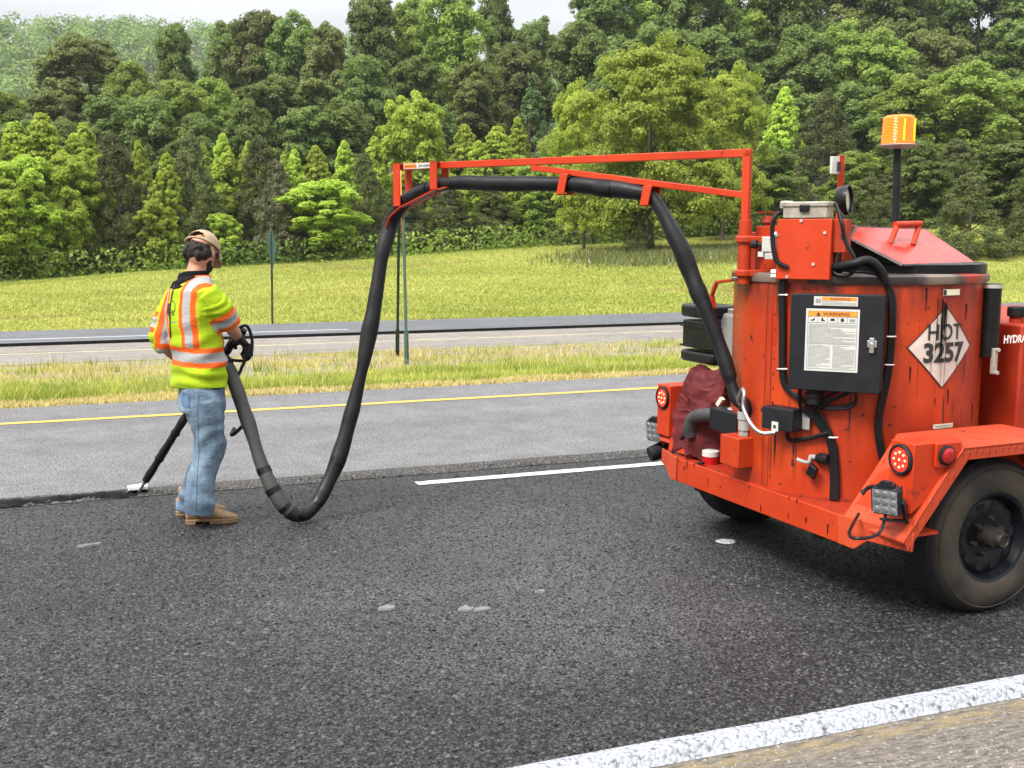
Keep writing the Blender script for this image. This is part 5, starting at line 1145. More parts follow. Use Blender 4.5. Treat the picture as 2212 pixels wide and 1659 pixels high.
def drape(pts, bv, d, off):
    out = []
    for p in pts:
        o_ = Vector(p)-Vector(d)*.5; h_ = bv.ray_cast(o_, Vector(d), 2.); out.append(np.array(h_[0])+np.array(h_[1])*off if h_[0] is not None else np.asarray(p))
    return out
vd_ = aI.copy()
def patch(name, u0, v0, u1, v1, y, bv, mat, parent, off=.002, n=6, skew=0):
    V_ = []; 
    for j in range(n+1):
        for i in range(n+1): V_.append(J(u0+(u1-u0)*i/n+skew*j/n, v0+(v1-v0)*j/n, y))
    V_ = drape(V_, bv, vd_, off); Fc = [(j*(n+1)+i, j*(n+1)+i+1, (j+1)*(n+1)+i+1, (j+1)*(n+1)+i) for j in range(n) for i in range(n)]
    return link(name, mkmesh(name, V_, Fc, True, 80), mat, parent)
plain('denim_pocket', (.065, .125, .21), .9, var=.35, scale=25, bump=.3)
patch('back_pocket', 400, 842, 422, 872, YW, bvh, 'denim_pocket', jo, .0035, 6, 5)
mb = MB(); mb.tube(drape([J(447, v_, YW) for v_ in range(842, 1100, 8)], bvh, vd_, .001), .0018, 5); mb.build('side_seam', 'denim_pocket', jo)

# ---- dark undershirt hem
um = remesh([loft([(hips+A3(0, 0, .030), .160, .124, rh, fh), (hips+A3(0, 0, .08), .150, .115, rh, fh)])], .012, 3); link('undershirt', um, 'black_cloth', PW)
# ---- shirt
SHR = SR+(ER-SR)*.97; SHL = EL+(WL-EL)*.06
hem = J(431, 836, YW)
sh = [loft([(hem+A3(0, 0, .004), .176, .136, rt, ft), (hem+A3(0, 0, .05), .180, .140, rt, ft), (waist, .170, .132, rt, ft), (chest-A3(0, 0, .05), .176, .134, rt, ft), (chest+A3(0, 0, .04), .184, .136, rt, ft), (ush, .176, .116, rt, ft), (ush+A3(0, 0, .040), .135, .09, rt, ft), (neck-A3(0, 0, .012), .074, .076, rt, ft)]),
      limb([SR-rt*.03, SR+(ER-SR)*.45+rt*.01, SR+(ER-SR)*.8, SHR], [.074, .077, .078, .076, .074, .072]), limb([SL+rt*.03, SL+(EL-SL)*.5-rt*.01, EL, SHL], [.074, .077, .076, .072, .070, .068])]
sm = remesh(sh, .005, 8); V, Nn = mesh_np(sm)
z = V[:, 2]; rr_ = (V-ush)@rt; ff_ = (V-ush)@ft
dR, tR = axisdist(V, SR, ER); dL, tL = axisdist(V, SL, EL)
armR = (rr_ > .165) & (dR < .105) & (tR > .18); armL = (rr_ < -.165) & (dL < .105) & (tL > .18)
w1 = np.sin(z*70+V@rI*22+2.6*vnoise(V*9, 41, 2))*np.exp(-((z-hem[2]-.07)/.07)**2)*.0045+np.sin(z*46-V@rI*30+2.6*vnoise(V*7, 42, 2))*np.exp(-((z-waist[2]-.06)/.10)**2)*.0045
wr = w1*1.3+.010*(.45-np.abs(vnoise(V*A3(10, 10, 15), 43, 2)))+np.where(armR | armL, .0028*np.sin(tR*20+tL*18+5*vnoise(V*9, 44, 2)), 0)
V2 = V+Nn*wr[:, None]; low_ = z < hem[2]+.02; set_co(sm, V2)
lime, org, sil, pip = A3(.33, .47, .010), A3(.74, .105, .010), A3(.33, .33, .325), A3(.45, .44, .02)
C = np.repeat(lime[None], len(V), 0)
def band(mask, c_): C[mask] = c_
ctr_ = lambda u, v: J(u, v, YW)[2]
ar = np.abs(rr_+.0)
st_ = (~armR) & (~armL)
vert = st_ & (z > ctr_(430, 770))
band(vert & (ar > .056) & (ar < .158), org); band(vert & (ar > .084) & (ar < .130), sil); band(vert & ((np.abs(ar-.054) < .004) | (np.abs(ar-.160) < .004)), pip)
tz_ = z+.05*rr_
b0, b1, b2, b3 = ctr_(430, 786), ctr_(430, 775), ctr_(430, 755), ctr_(430, 744)
band(st_ & (tz_ > b0) & (tz_ < b3), org); band(st_ & (tz_ > b1) & (tz_ < b2), sil)
for arm, t in ((armR, tR*1.0), (armL, tL+np.clip(axisdist(V, EL, SHL)[1], 0, 1)*.06)):
    band(arm & (t > .50) & (t < .93), org); band(arm & (t > .61) & (t < .82), sil)
dk_ = np.clip(1+.10*vnoise(V*A3(9, 9, 7), 71, 3)+.05*vnoise(V*40, 72, 2), .7, 1.2)[:, None]; dirt_ = np.clip(vnoise(V*7, 73, 3)-.55, 0, 1)[:, None]*.5; C = C*dk_*(1-dirt_)+A3(.10, .10, .05)*dirt_
set_col(sm, C); so = link('shirt', sm, 'shirt', PW)
sbv = BVHTree.FromPolygons([tuple(v_) for v_ in V2], [tuple(p.vertices) for p in sm.polygons])
# neck tag, print and cord on the back
patch('neck_tag', 372, 608, 387, 617, YW, sbv, 'maroon', so, .002, 4); patch('tag_text', 374, 611, 385, 613, YW, sbv, 'white_label', so, .0035, 3)
mb = MB(); mb.tube(drape([J(u, v, YW) for u, v in spline([(389, 588), (383, 604), (378, 630), (374, 655), (373, 690), (371, 730)], 6)], sbv, vd_, .004), .0035, 6); mb.build('cord', 'ink', so)
patch('cord_clip', 364, 655, 375, 676, YW, sbv, 'ink', so, .004, 4)
ringp = [J(379+10*math.cos(a), 662+13*math.sin(a), YW) for a in np.linspace(-2.2, 3.1, 26)]
mb = MB(); mb.tube(drape(ringp, sbv, vd_, .0008), .0022, 5); mb.tube(drape([J(372-7*math.sin(a), 672+13*math.cos(a)*-1, YW) for a in np.linspace(.2, 3., 14)], sbv, vd_, .0008), .003, 5); mb.build('emblem', 'ink', so)
for k in range(3): patch('emblem_line', 377, 669+k*4.0, 388-(k % 2)*2, 671+k*4.0, YW, sbv, 'ink', so, .0012, 3)
patch('emblem_line', 377, 692, 388, 696, YW, sbv, 'print_gray', so, .0012, 3)
# collar
cm = remesh([loft([(neck-A3(0, 0, .085)-ft*.050-rt*.02, .135, .085, rt, ft), (neck-A3(0, 0, .045)-ft*.03, .098, .088, rt, ft), (neck-A3(0, 0, .015)-ft*.012, .077, .080, rt, ft), (neck+A3(0, 0, .012)-ft*.004, .070, .074, rt, ft)])], .008, 3)
V, Nn = mesh_np(cm); set_co(cm, V+Nn*(.004*np.sin(V[:, 2]*150+3*vnoise(V*10, 3, 2)))[:, None]); link('collar', cm, 'black_cloth', PW)
# hair, beard, cap
hr = [ball(HC-fd*.030-ud*.020, 1, (.083, .078, .056), hax), ball(HC-fd*.054-ud*.050, 1, (.060, .036, .030), hax)]
hm = remesh(hr, .006, 2); V, Nn = mesh_np(hm); set_co(hm, V+Nn*(.014*np.abs(vnoise(V*75, 5, 2))-.004)[:, None]); link('hair', hm, 'hair', PW)
br = remesh([ball(HC+fd*.052-ud*.075, 1, (.056, .048, .042), hax), ball(HC+fd*.02-ud*.06+rhd*.045, 1, (.020, .03, .03), hax), ball(HC+fd*.02-ud*.06-rhd*.045, 1, (.020, .03, .03), hax)], .006, 2); V, Nn = mesh_np(br); set_co(br, V+Nn*(.004*vnoise(V*70, 6, 3))[:, None]); link('beard', br, 'hair', PW)
kz = math.cos(rad(12)); cu_ = ud*math.cos(rad(14))-fd*math.sin(rad(14))*.0; cap_c = HC+ud*.020
V_ = []; n1, n2 = 48, 18
for j in range(n2+1):
    p = (math.pi/2)*j/n2*1.02
    for i in range(n1): t = 2*math.pi*i/n1; V_.append(cap_c+rhd*math.cos(t)*math.sin(p)*.094+fd*(math.sin(t)*math.sin(p)*.110-.006)+ud*math.cos(p)*.102)
Fc = []
for j in range(n2):
    for i in range(n1):
        t = 2*math.pi*(i+.5)/n1; jj = (j+.5)/n2
        back = math.degrees(math.acos(max(-1, min(1, -math.sin(t)))))          # angle from straight back
        if (back/40)**2+((jj-.94)/.34)**2 < 1 and jj < .93: continue             # strap opening
        Fc.append((j*n1+i, j*n1+(i+1) % n1, (j+1)*n1+(i+1) % n1, (j+1)*n1+i))
cap = link('cap', mkmesh('cap', V_, Fc, True, 60), 'cap_tan', PW); q = cap.modifiers.new('solid', 'SOLIDIFY'); q.thickness = .003; q.offset = 1; q = cap.modifiers.new('sub', 'SUBSURF'); q.levels = 1; q.render_levels = 2
mb = MB(); mb.tube([cap_c+rhd*math.cos(t)*.0955+fd*(math.sin(t)*.1115-.006)+ud*.004 for t in np.linspace(0, 2*math.pi, 41)], .006, 8); mb.build('band', 'cap_tan', cap)
mb = MB(); mb.lathe([(.008, 0), (.006, .004), (.001, .005)], cap_c+ud*.098, ud, 10); mb.build('button', 'cap_tan', cap)
V_ = []; nb = 16
for j in range(5):
    for i in range(nb+1):
        t = rad(20+140*i/nb); e_ = j/4; V_.append(cap_c+rhd*math.cos(t)*(.090+.012*e_)+fd*(math.sin(t)*(.104+.060*e_*math.sin(t)**.6))+ud*(.006-.042*e_*e_-.016*abs(math.cos(t))*e_))
brim = link('brim', mkmesh('brim', V_, [(j*(nb+1)+i, j*(nb+1)+i+1, (j+1)*(nb+1)+i+1, (j+1)*(nb+1)+i) for j in range(4) for i in range(nb)], True, 60), 'cap_tan', cap); q = brim.modifiers.new('solid', 'SOLIDIFY'); q.thickness = .004
mb = MB(); mb.tube(spline([HC+rhd*.088-fd*.035+ud*.004, HC+rhd*.086+fd*.03+ud*.008, HC+rhd*.06+fd*.092+ud*.010, HC+fd*.110+ud*.010, HC-rhd*.06+fd*.092+ud*.010, HC-rhd*.086+fd*.03+ud*.008, HC-rhd*.094-fd*.055+ud*.006], 5), .0026, 6); mb.build('safety_glasses', 'zinc', PW)
# gloves
for w_, h_, nr, sg, cu_2, e_ in ((WR, hdR, -rI*.3+A3(0, 0, -1)+aI*.2, 1, .8, ER), (WL, hdL, A3(0, 0, -1), -1, .9, EL)):
    dd = (w_-e_)/np.linalg.norm(w_-e_); gm = remesh(hand(w_, h_, nr, sg, cu_2, 1.16, 1.15)+[limb([w_-dd*.055, w_-dd*.02, w_+dd*.02], [.040, .036, .036], 14, 4)], .005, 2); V, Nn = mesh_np(gm); set_co(gm, V+Nn*(.0022*vnoise(V*40, 7, 2))[:, None]); link('glove', gm, 'glove', PW)
# boots
def boot(heel, toe, name):
    d = toe-heel; L = np.linalg.norm(d); d = d/L; sdv_ = A3(d[1], -d[0], 0)
    prof = [(0.0, .026, .10), (.06, .036, .115), (.20, .039, .125), (.34, .039, .132), (.46, .041, .108), (.58, .047, .086), (.70, .050, .071), (.82, .046, .056), (.92, .036, .048), (.99, .018, .036)]
    mb = MB(); n = 18
    for t, w_, h_ in prof:
        for k in range(n):
            a = 2*math.pi*k/n; cs, sn = math.cos(a), math.sin(a); zz = .024+(h_-.024)*(.5+.5*math.copysign(abs(sn)**.7, sn)); ww = w_*math.copysign(abs(cs)**.75, cs)*(1-.30*max(0, sn)); mb.V.append(heel+d*L*t+sdv_*ww+A3(0, 0, zz))
    for i in range(len(prof)-1):
        for k in range(n): mb.F.append((i*n+k, i*n+(k+1) % n, (i+1)*n+(k+1) % n, (i+1)*n+k))
    mb.F.append(tuple(range(n))[::-1]); mb.F.append(tuple((len(prof)-1)*n+k for k in range(n)))
    sh_ = limb([heel+d*.065+A3(0, 0, .08), heel+d*.07+A3(0, 0, .17)], [.050, .054], 16, 3)
    me = remesh([mb, sh_], .006, 5); V, Nn = mesh_np(me); fl = (V-heel)@d/L; set_co(me, V+Nn*(.0025*np.sin(fl*90+4*vnoise(V*18, 3, 2))*np.exp(-((fl-.5)/.14)**2)+.001*vnoise(V*30, 4, 2))[:, None]); bo = link(name, me, 'boot', PW)
    out = [(t, w_*1.10+.003) for t, w_, h_ in prof]
    mb = MB(); top = [heel+d*L*t+sdv_*w_+A3(0, 0, .030) for t, w_ in out]+[heel+d*L*t-sdv_*w_+A3(0, 0, .030) for t, w_ in out[::-1]]
    mb.prism([p-A3(0, 0, .012) for p in top], (0, 0, .012)); mb.build('sole', 'sole', bo, bevel=.003)
    fr = [o_ for o_ in out if o_[0] > .4]; mb = MB(); mb.prism([heel+d*L*t+sdv_*w_*.98+A3(0, 0, .002) for t, w_ in fr]+[heel+d*L*t-sdv_*w_*.98+A3(0, 0, .002) for t, w_ in fr[::-1]], (0, 0, .016)); mb.build('outsole', 'sole', bo, bevel=.003)
    hl = [o_ for o_ in out if o_[0] < .30]; mb = MB(); mb.prism([heel+d*L*t+sdv_*w_*.97+A3(0, 0, .001) for t, w_ in hl]+[heel+d*L*t-sdv_*w_*.97+A3(0, 0, .001) for t, w_ in hl[::-1]], (0, 0, .020)); mb.build('heel', 'sole', bo, bevel=.003)
boot(gz(402, 1131)-pbase, gz(515, 1126)-pbase, 'boot'); boot(gz(381, 1112)-pbase, gz(489, 1108)-pbase, 'boot')

# ================================================================ VEGETATION
def leafquads(C, Nrm, size, r, asp=.62):
    n = len(C); Nrm = Nrm/(np.linalg.norm(Nrm, axis=1, keepdims=True)+1e-9)
    t = r.normal(size=(n, 3)); t -= Nrm*(t*Nrm).sum(1, keepdims=True); t /= np.linalg.norm(t, axis=1, keepdims=True)+1e-9; b_ = np.cross(Nrm, t)
    s = size[:, None]; bend = Nrm*s*.22
    return np.stack([C-t*s*.6-bend, C+b_*s*asp*.5, C+t*s*.6-bend, C-b_*s*asp*.5], 1).reshape(-1, 3)
def crown_mesh(name, clumps, per, leaf, r, upb=.5, droop=0., flat_=.75, asp=.62):
    """clumps: array (x,y,z,rad,shade)"""
    K = len(clumps); nL = K*per; ci = np.repeat(np.arange(K), per); c_ = clumps[ci]
    d = r.normal(size=(nL, 3)); d /= np.linalg.norm(d, axis=1, keepdims=True); d[:, 2] = np.where(r.random(nL) < .75, np.abs(d[:, 2]), d[:, 2])
    rad_ = c_[:, 3]*(r.random(nL)**.45); P = c_[:, :3]+d*rad_[:, None]*A3(1, 1, flat_)
    axis = P.copy(); axis[:, 2] = 0; axis /= np.linalg.norm(axis, axis=1, keepdims=True)+.3
    Nr = d*.8+axis*.4+A3(0, 0, upb)+r.normal(size=(nL, 3))*.65
    sz = leaf*(.65+.7*r.random(nL)); V = leafquads(P, Nr, sz, r, asp)
    tint = np.clip(c_[:, 4]*.55+r.random(nL)*.55-.05, 0, 1)
    return quadmesh(name, V, tint)
def trunk_mesh(name, h, r0, r, limbs=8, spread=2., start=.25, lean=.02):
    mb = MB(); P = [A3(lean*h*math.sin(t*3), lean*h*math.cos(t*2.3)-lean*h, h*t) for t in np.linspace(0, .93, 9)]; mb.tube(P, list(np.linspace(r0, r0*.18, 9)*np.array([1.25]+[1]*8)), 8)
    for k in range(limbs):
        t = start+(.85-start)*(k+r.random())/limbs; p = np.array([np.interp(t, np.linspace(0, .93, 9), [q[j] for q in P]) for j in range(3)]); a = r.uniform(0, 6.28); L = spread*(1.15-t)*r.uniform(.7, 1.1); d = A3(math.cos(a), math.sin(a), .55)
        mb.tube([p, p+d*L*.5+A3(0, 0, .02*L), p+d*L+A3(0, 0, .12*L)], [r0*(1-t)*.5+.012, r0*(1-t)*.32+.008, .006], 6)
    return mkmesh(name, mb.V, mb.F, True, 60)
def gen_clumps(kind, n, h, R, r):
    out = []
    if kind in ('round', 'broad'):      # crown built of lobes (main limbs), each carrying its own clumps of leaves
        nl = 26 if kind == 'round' else 40; lobes = []
        for i in range(nl):
            if kind == 'round': t = .22+.74*(i+r.random())/nl; q = (t-.58)/.44; rm = R*math.sqrt(max(.05, 1-q*q)) if t > .58 else R*(.55+.45*(t-.2)/.38); lr = R*r.uniform(.34, .50)
            else: t = .14+.82*(i+r.random())/nl; q = (t-.48)/.54; rm = R*math.sqrt(max(.05, 1-q*q)); lr = R*r.uniform(.24, .38)
            a = i*2.4+r.uniform(-.5, .5); rr = max(0, rm-lr*.75)*r.uniform(.35, 1.12); lobes.append((rr*math.cos(a), rr*math.sin(a), h*t, lr, r.random()))
        for i in range(n):
            L = lobes[i % nl]; d = r.normal(size=3); d /= np.linalg.norm(d); d[2] = abs(d[2])*1.1-.25; p = np.array(L[:3])+d*L[3]*(.55+.45*r.random())*A3(1, 1, 1.0 if kind == 'round' else .85)
            out.append((*p, L[3]*r.uniform(.30, .50), np.clip(L[4]*.6+r.random()*.4, 0, 1)))
        return np.array(out)
    for i in range(n):
        if kind == 'cone': t = r.random()**1.1; rad_max = R*(1-t)**.6*(1.0 if t > .10 else .85); rr = rad_max*(.45+.55*r.random()**.5); s = R*.155*(1.15-.5*t)
        else: t = r.random()**1.1; rad_max = R*min(1, (1-t)**.58*1.05)*(1 if t > .06 else .85); rr = rad_max*(.55+.45*r.random()**.5); s = R*.19*(1.1-.45*t)
        a = r.uniform(0, 6.283); lob = 1+.16*math.sin(3*a+t*9)+.12*math.sin(5*a-t*14)
        out.append((rr*lob*math.cos(a), rr*lob*math.sin(a), h*t, s*r.uniform(.65, 1.3), r.random()))
    return np.array(out)
KIND = {}
def make_kind(key, shape, h, R, n, per, leaf, mat, seed, **k):
    r = np.random.default_rng(seed); limbs = k.pop('limbs', 8)
    cm_ = crown_mesh(key+'_crown', gen_clumps(shape, n, h, R, r), per, leaf, r, **k); cm_.materials.append(M[mat])
    tm = trunk_mesh(key+'_trunk', h, h*.017+.03, r, limbs, R*.8, .2); tm.materials.append(M['bark']); KIND[key] = (cm_, tm, h, R)
for i in range(3): make_kind('lime%d' % i, 'cone', 9, 2.4, 420, 85, .17, 'leaf_lime', 100+i, asp=.75, flat_=.9)
for i in range(2): make_kind('limer%d' % i, 'round', 9, 2.5, 230, 150, .18, 'leaf_lime', 105+i, upb=.3, flat_=1., asp=.8)
for i in range(3): make_kind('cedar%d' % i, 'cedar', 8.5, 2.6, 280, 100, .19, 'leaf_cedar', 110+i, upb=.25, flat_=1.25, asp=.30)
make_kind('gray0', 'cedar', 7, 2.2, 200, 70, .22, 'leaf_graycedar', 116, upb=.3, flat_=1.1, asp=.32)
for i in range(3): make_kind('dark%d' % i, 'round', 20, 5.2, 320, 170, .27, 'leaf_dark', 120+i, upb=.3, flat_=1., asp=.8)
for i in range(2): make_kind('mid%d' % i, 'round', 18, 5.0, 320, 170, .26, 'leaf_mid', 130+i, upb=.3, flat_=1., asp=.8)
for i in range(2): make_kind('olive%d' % i, 'round', 20, 4.8, 320, 170, .26, 'leaf_olive', 140+i, upb=.3, flat_=1., asp=.8)
make_kind('blue0', 'cone', 13, 3.0, 150, 80, .36, 'leaf_blue', 150)
make_kind('lone0', 'broad', 12, 5.4, 560, 125, .175, 'leaf_lone', 160, limbs=14, asp=.8)
TREES = []
def tree(key, u, vtop, wpx, Y, name, what, group=None, label=None):
    cm_, tm, h, R = KIND[key]; p = wy(u, 506, Y); X = p[0]; zb_ = float(hz(X, Y)); zt_ = wy(u, vtop, Y)[2]; dep = np.hypot(X, Y)*math.cos(math.atan2(X, Y)-math.atan2(_X[2], _Y[2]))
    sz = max(.3, (zt_-zb_)/(h*1.02)); sx = (wpx*dep/F)/(2*R*1.12)
    o = empty(name, (X, Y, zb_-.1), random.uniform(0, 6.28)); o.scale = (sx*random.uniform(.92, 1.12), sx*random.uniform(.92, 1.12), sz); o.rotation_euler = (random.uniform(-.05, .05), random.uniform(-.05, .05), random.uniform(0, 6.28))
    for nm, me in (('trunk', tm), ('crown', cm_)):
        c_ = bpy.data.objects.new(nm, me); COL.objects.link(c_); c_.parent = o
    TREES.append((u, what, o, label, group)); return o
# front row at the foot of the slope, left to right  (key, centre px, top px, width px, distance)
FR = [('lime1', 235, 330, 90, 72), ('lime2', 318, 300, 100, 74), ('lime0', 398, 330, 90, 72), ('lime1', 462, 310, 90, 74), ('lime2', 540, 300, 90, 76), ('lime0', 628, 330, 90, 74), ('lime2', 745, 300, 110, 74), ('lime1', 812, 290, 110, 76), ('lime2', 935, 260, 110, 77), ('lime0', 1125, 250, 110, 78), ('limer1', 340, 430, 110, 68.5), ('limer0', 480, 460, 90, 68.5), ('cedar1', -110, 300, 180, 70), ('lime2', -180, 270, 170, 71), ('cedar0', -260, 300, 190, 70), ('limer0', -330, 300, 180, 71), ('lime0', -25, 250, 190, 70), ('lime1', 38, 258, 200, 71), ('lime2', 108, 240, 200, 70), ('lime0', 178, 285, 150, 71), ('lime2', 205, 262, 150, 75), ('limer0', 70, 340, 180, 68.5), ('limer1', -5, 380, 190, 68), ('limer1', 150, 330, 150, 69), ('cedar0', 262, 287, 185, 70), ('lime1', 358, 325, 120, 69), ('cedar1', 432, 290, 165, 70), ('lime0', 496, 285, 120, 73), ('cedar2', 570, 295, 160, 72), ('gray0', 603, 345, 120, 69),
      ('lime2', 650, 318, 100, 73), ('limer0', 700, 390, 190, 68.5), ('lime1', 695, 308, 130, 70), ('cedar0', 790, 330, 130, 72), ('cedar1', 872, 395, 150, 70), ('limer1', 880, 205, 170, 77), ('lime0', 1045, 300, 120, 72), ('limer0', 1290, 230, 190, 76), ('limer1', 520, 330, 110, 73), ('cedar2', 965, 400, 150, 70), ('lime1', 1003, 262, 150, 73), ('lime2', 1080, 268, 170, 73), ('cedar1', 1065, 405, 150, 70.5), ('blue0', 1147, 155, 125, 84), ('mid0', 1165, 385, 160, 70), ('gray0', 1240, 400, 110, 68.5), ('mid1', 1320, 390, 170, 69), ('dark1', 1465, 380, 170, 68), ('mid0', 1560, 395, 150, 68),
      ('lime2', 1220, 235, 180, 80), ('lime0', 1680, 182, 130, 79), ('dark0', 1655, 330, 160, 68), ('cedar2', 1772, 195, 185, 70), ('cedar0', 1850, 330, 150, 67), ('mid1', 1935, 175, 230, 76), ('mid0', 2080, 140, 270, 74), ('cedar1', 1960, 330, 190, 66), ('cedar0', 2060, 300, 190, 66), ('cedar2', 2160, 320, 190, 65), ('mid1', 2215, 180, 250, 74), ('cedar1', 2270, 280, 200, 67), ('cedar0', 1880, 380, 170, 50), ('dark2', 1990, 330, 200, 52), ('cedar2', 2090, 370, 190, 47), ('dark0', 2180, 300, 230, 50), ('cedar1', 2260, 340, 200, 46), ('mid0', 1830, 330, 170, 58)]
WH = {'limer': ('broadleaf_sapling', 'bright lime green bushy tree'), 'lime': ('broadleaf_sapling', 'bright lime green young tree'), 'cedar': ('cedar_tree', 'dark olive cedar'), 'gray': ('cedar_tree', 'pale grey green cedar'), 'mid': ('broadleaf_tree', 'mid green leafy tree'), 'dark': ('broadleaf_tree', 'dark green leafy tree'), 'blue': ('broadleaf_tree', 'tall blue green tree'), 'olive': ('broadleaf_tree', 'brownish olive tree')}
for k_, u, vt, wp_, Y in FR:
    q = WH[k_[:-1]]; tree(k_, u, vt, wp_, Y, q[0], (q[1], 'front tree row'), 'front row of the wood')
tree('lone0', 1262, 185, 200, 62, 'broadleaf_tree', ('x', 'x'), None, 'lower yellow-green tree merging with the left side of the big meadow tree')
tree('lone0', 1560, 150, 230, 63, 'broadleaf_tree', ('x', 'x'), None, 'yellow-green tree merging with the right side of the big meadow tree')
tree('cedar1', 1378, 505, 75, 55.2, 'cedar_tree', ('x', 'x'), None, 'small dark cedar bush at the foot of the big meadow tree')
o = tree('lone0', 1408, 92, 400, 56, 'broadleaf_tree', ('x', 'x'), None, 'biggest yellow-green tree, its trunk standing out in the meadow behind the boom')
# middle and back rows of mature trees on the slope
MR = [('mid1', -150, 190, 200, 92), ('dark0', -250, 170, 200, 94), ('mid0', -350, 180, 200, 92), ('mid0', 20, 200, 170, 92), ('olive0', 110, 190, 170, 96), ('olive1', 215, 75, 240, 112), ('mid1', 300, 150, 150, 108), ('mid0', 395, 180, 190, 92), ('dark0', 392, 48, 140, 114), ('mid1', 470, 185, 170, 96), ('olive0', 560, 22, 190, 116), ('dark1', 640, 40, 170, 112), ('olive1', 715, 48, 150, 104), ('dark2', 600, 170, 200, 96), ('olive0', 700, 170, 180, 94),
      ('dark1', 500, 60, 160, 118), ('dark0', 815, -20, 180, 112), ('mid1', 900, 15, 170, 118), ('dark2', 800, 130, 180, 94), ('mid0', 975, -15, 200, 110), ('olive1', 1010, 130, 180, 95), ('dark0', 900, 120, 170, 98), ('dark2', 1085, -10, 150, 116), ('dark1', 1140, 45, 130, 122), ('olive0', 1120, 95, 170, 100), ('dark0', 1290, -60, 210, 110), ('dark1', 1250, 60, 200, 98), ('mid1', 1400, -50, 220, 112), ('dark2', 1500, -90, 220, 108),
      ('mid0', 1590, -60, 230, 112), ('dark0', 1560, 60, 220, 96), ('dark1', 1690, -110, 230, 108), ('olive0', 1780, -70, 230, 112), ('dark2', 1700, 60, 200, 92), ('mid1', 1800, 60, 190, 92), ('dark0', 1900, -110, 240, 106), ('olive1', 2000, -60, 230, 112), ('mid0', 1890, 70, 200, 90), ('dark2', 2090, -100, 240, 106), ('olive0', 2010, 60, 220, 92), ('dark1', 2190, -80, 250, 104), ('dark0', 2200, 50, 230, 92), ('olive1', 2290, -60, 240, 104), ('dark1', 1410, 60, 230, 96), ('dark2', -60, 170, 200, 96), ('dark1', 330, 210, 170, 88), ('dark0', 240, 200, 160, 90), ('dark2', 1330, 120, 200, 90),
      ('dark0', 660, 230, 170, 86), ('dark1', 760, 220, 170, 86), ('dark2', 540, 220, 170, 86), ('dark1', 950, 230, 170, 86), ('dark0', 60, 260, 170, 84), ('dark2', 150, 265, 160, 84), ('dark0', 1600, 200, 180, 84), ('dark1', 1740, 200, 190, 84), ('dark2', 2000, 200, 190, 82), ('dark0', 2130, 200, 190, 82), ('dark1', 1850, 180, 190, 84), ('dark2', 440, 250, 170, 84)]
for k_, u, vt, wp_, Y in MR:
    q = WH[k_[:-1]]; row = 'top tree row' if Y > 101 else 'middle tree row'; tree(k_, u, vt, wp_, Y, q[0], ('tall '+q[1].replace('tall ', ''), row), 'tall trees of the '+row)
ORD = ['first', 'second', 'third', 'fourth', 'fifth', 'sixth', 'seventh', 'eighth', 'ninth', 'tenth', 'eleventh', 'twelfth', 'thirteenth', 'fourteenth', 'fifteenth', 'sixteenth', 'seventeenth', 'eighteenth', 'nineteenth', 'twentieth']+['twenty-'+q for q in ('first', 'second', 'third', 'fourth', 'fifth', 'sixth', 'seventh', 'eighth', 'ninth')]
for wh in sorted(set(t[1] for t in TREES)):
    for i, (u, _, o, lb_, g) in enumerate(sorted([t for t in TREES if t[1] == wh], key=lambda t: t[0])):
        n_ = o.name.split('.')[0]; tag(o, lb_ or (wh[0]+', '+ORD[i]+' from left in the '+wh[1]), 'tree', g)
# far wooded ridge: one mass
r = np.random.default_rng(77); K = 900; cl_ = []
for i in range(K):
    Y = r.uniform(300, 640); b_ = r.uniform(rad(-9), rad(26)); X = Y*math.tan(b_); s = r.uniform(4.5, 7.5); cl_.append((X, Y, float(hz(X, Y))+s*.9, s, r.random()))
cl_ = np.array(cl_); per = 110; ci = np.repeat(np.arange(K), per); c_ = cl_[ci]; n = len(ci); d = r.normal(size=(n, 3)); d /= np.linalg.norm(d, axis=1, keepdims=True); d[:, 2] = np.abs(d[:, 2])*1.15-.1
V = leafquads(c_[:, :3]+d*c_[:, 3:4]*(.75+.3*r.random((n, 1))), d+A3(0, 0, .3)+r.normal(size=(n, 3))*.3, 1.3*(.7+.6*r.random(n)), r, .8)
rw = link('ridge_wood', quadmesh('ridge_wood', V, np.clip(c_[:, 4]*.6+r.random(n)*.4, 0, 1)), 'leaf_dark'); tag(rw, 'distant hazy green wood covering the far ridge at upper left', 'wood', kind='stuff')
# forest edge undergrowth
r = np.random.default_rng(78); n = 30000; X = r.uniform(-26, 80, n); Y = 66.5+r.random(n)**1.3*9; Zh = r.random(n)**1.6*1.5; P = np.stack([X, Y, hz(X, Y)+Zh], -1)
V = leafquads(P, r.normal(size=(n, 3))+A3(0, -.4, .8), .26*(.6+.8*r.random(n)), r); ug = link('undergrowth', quadmesh('undergrowth', V, np.clip(vnoise(np.stack([X*.5, Y], -1), 3, 2)*.4+r.random(n)*.5, 0, 1)), 'leaf_mid'); tag(ug, 'low dark undergrowth along the foot of the wood', 'undergrowth', kind='stuff')
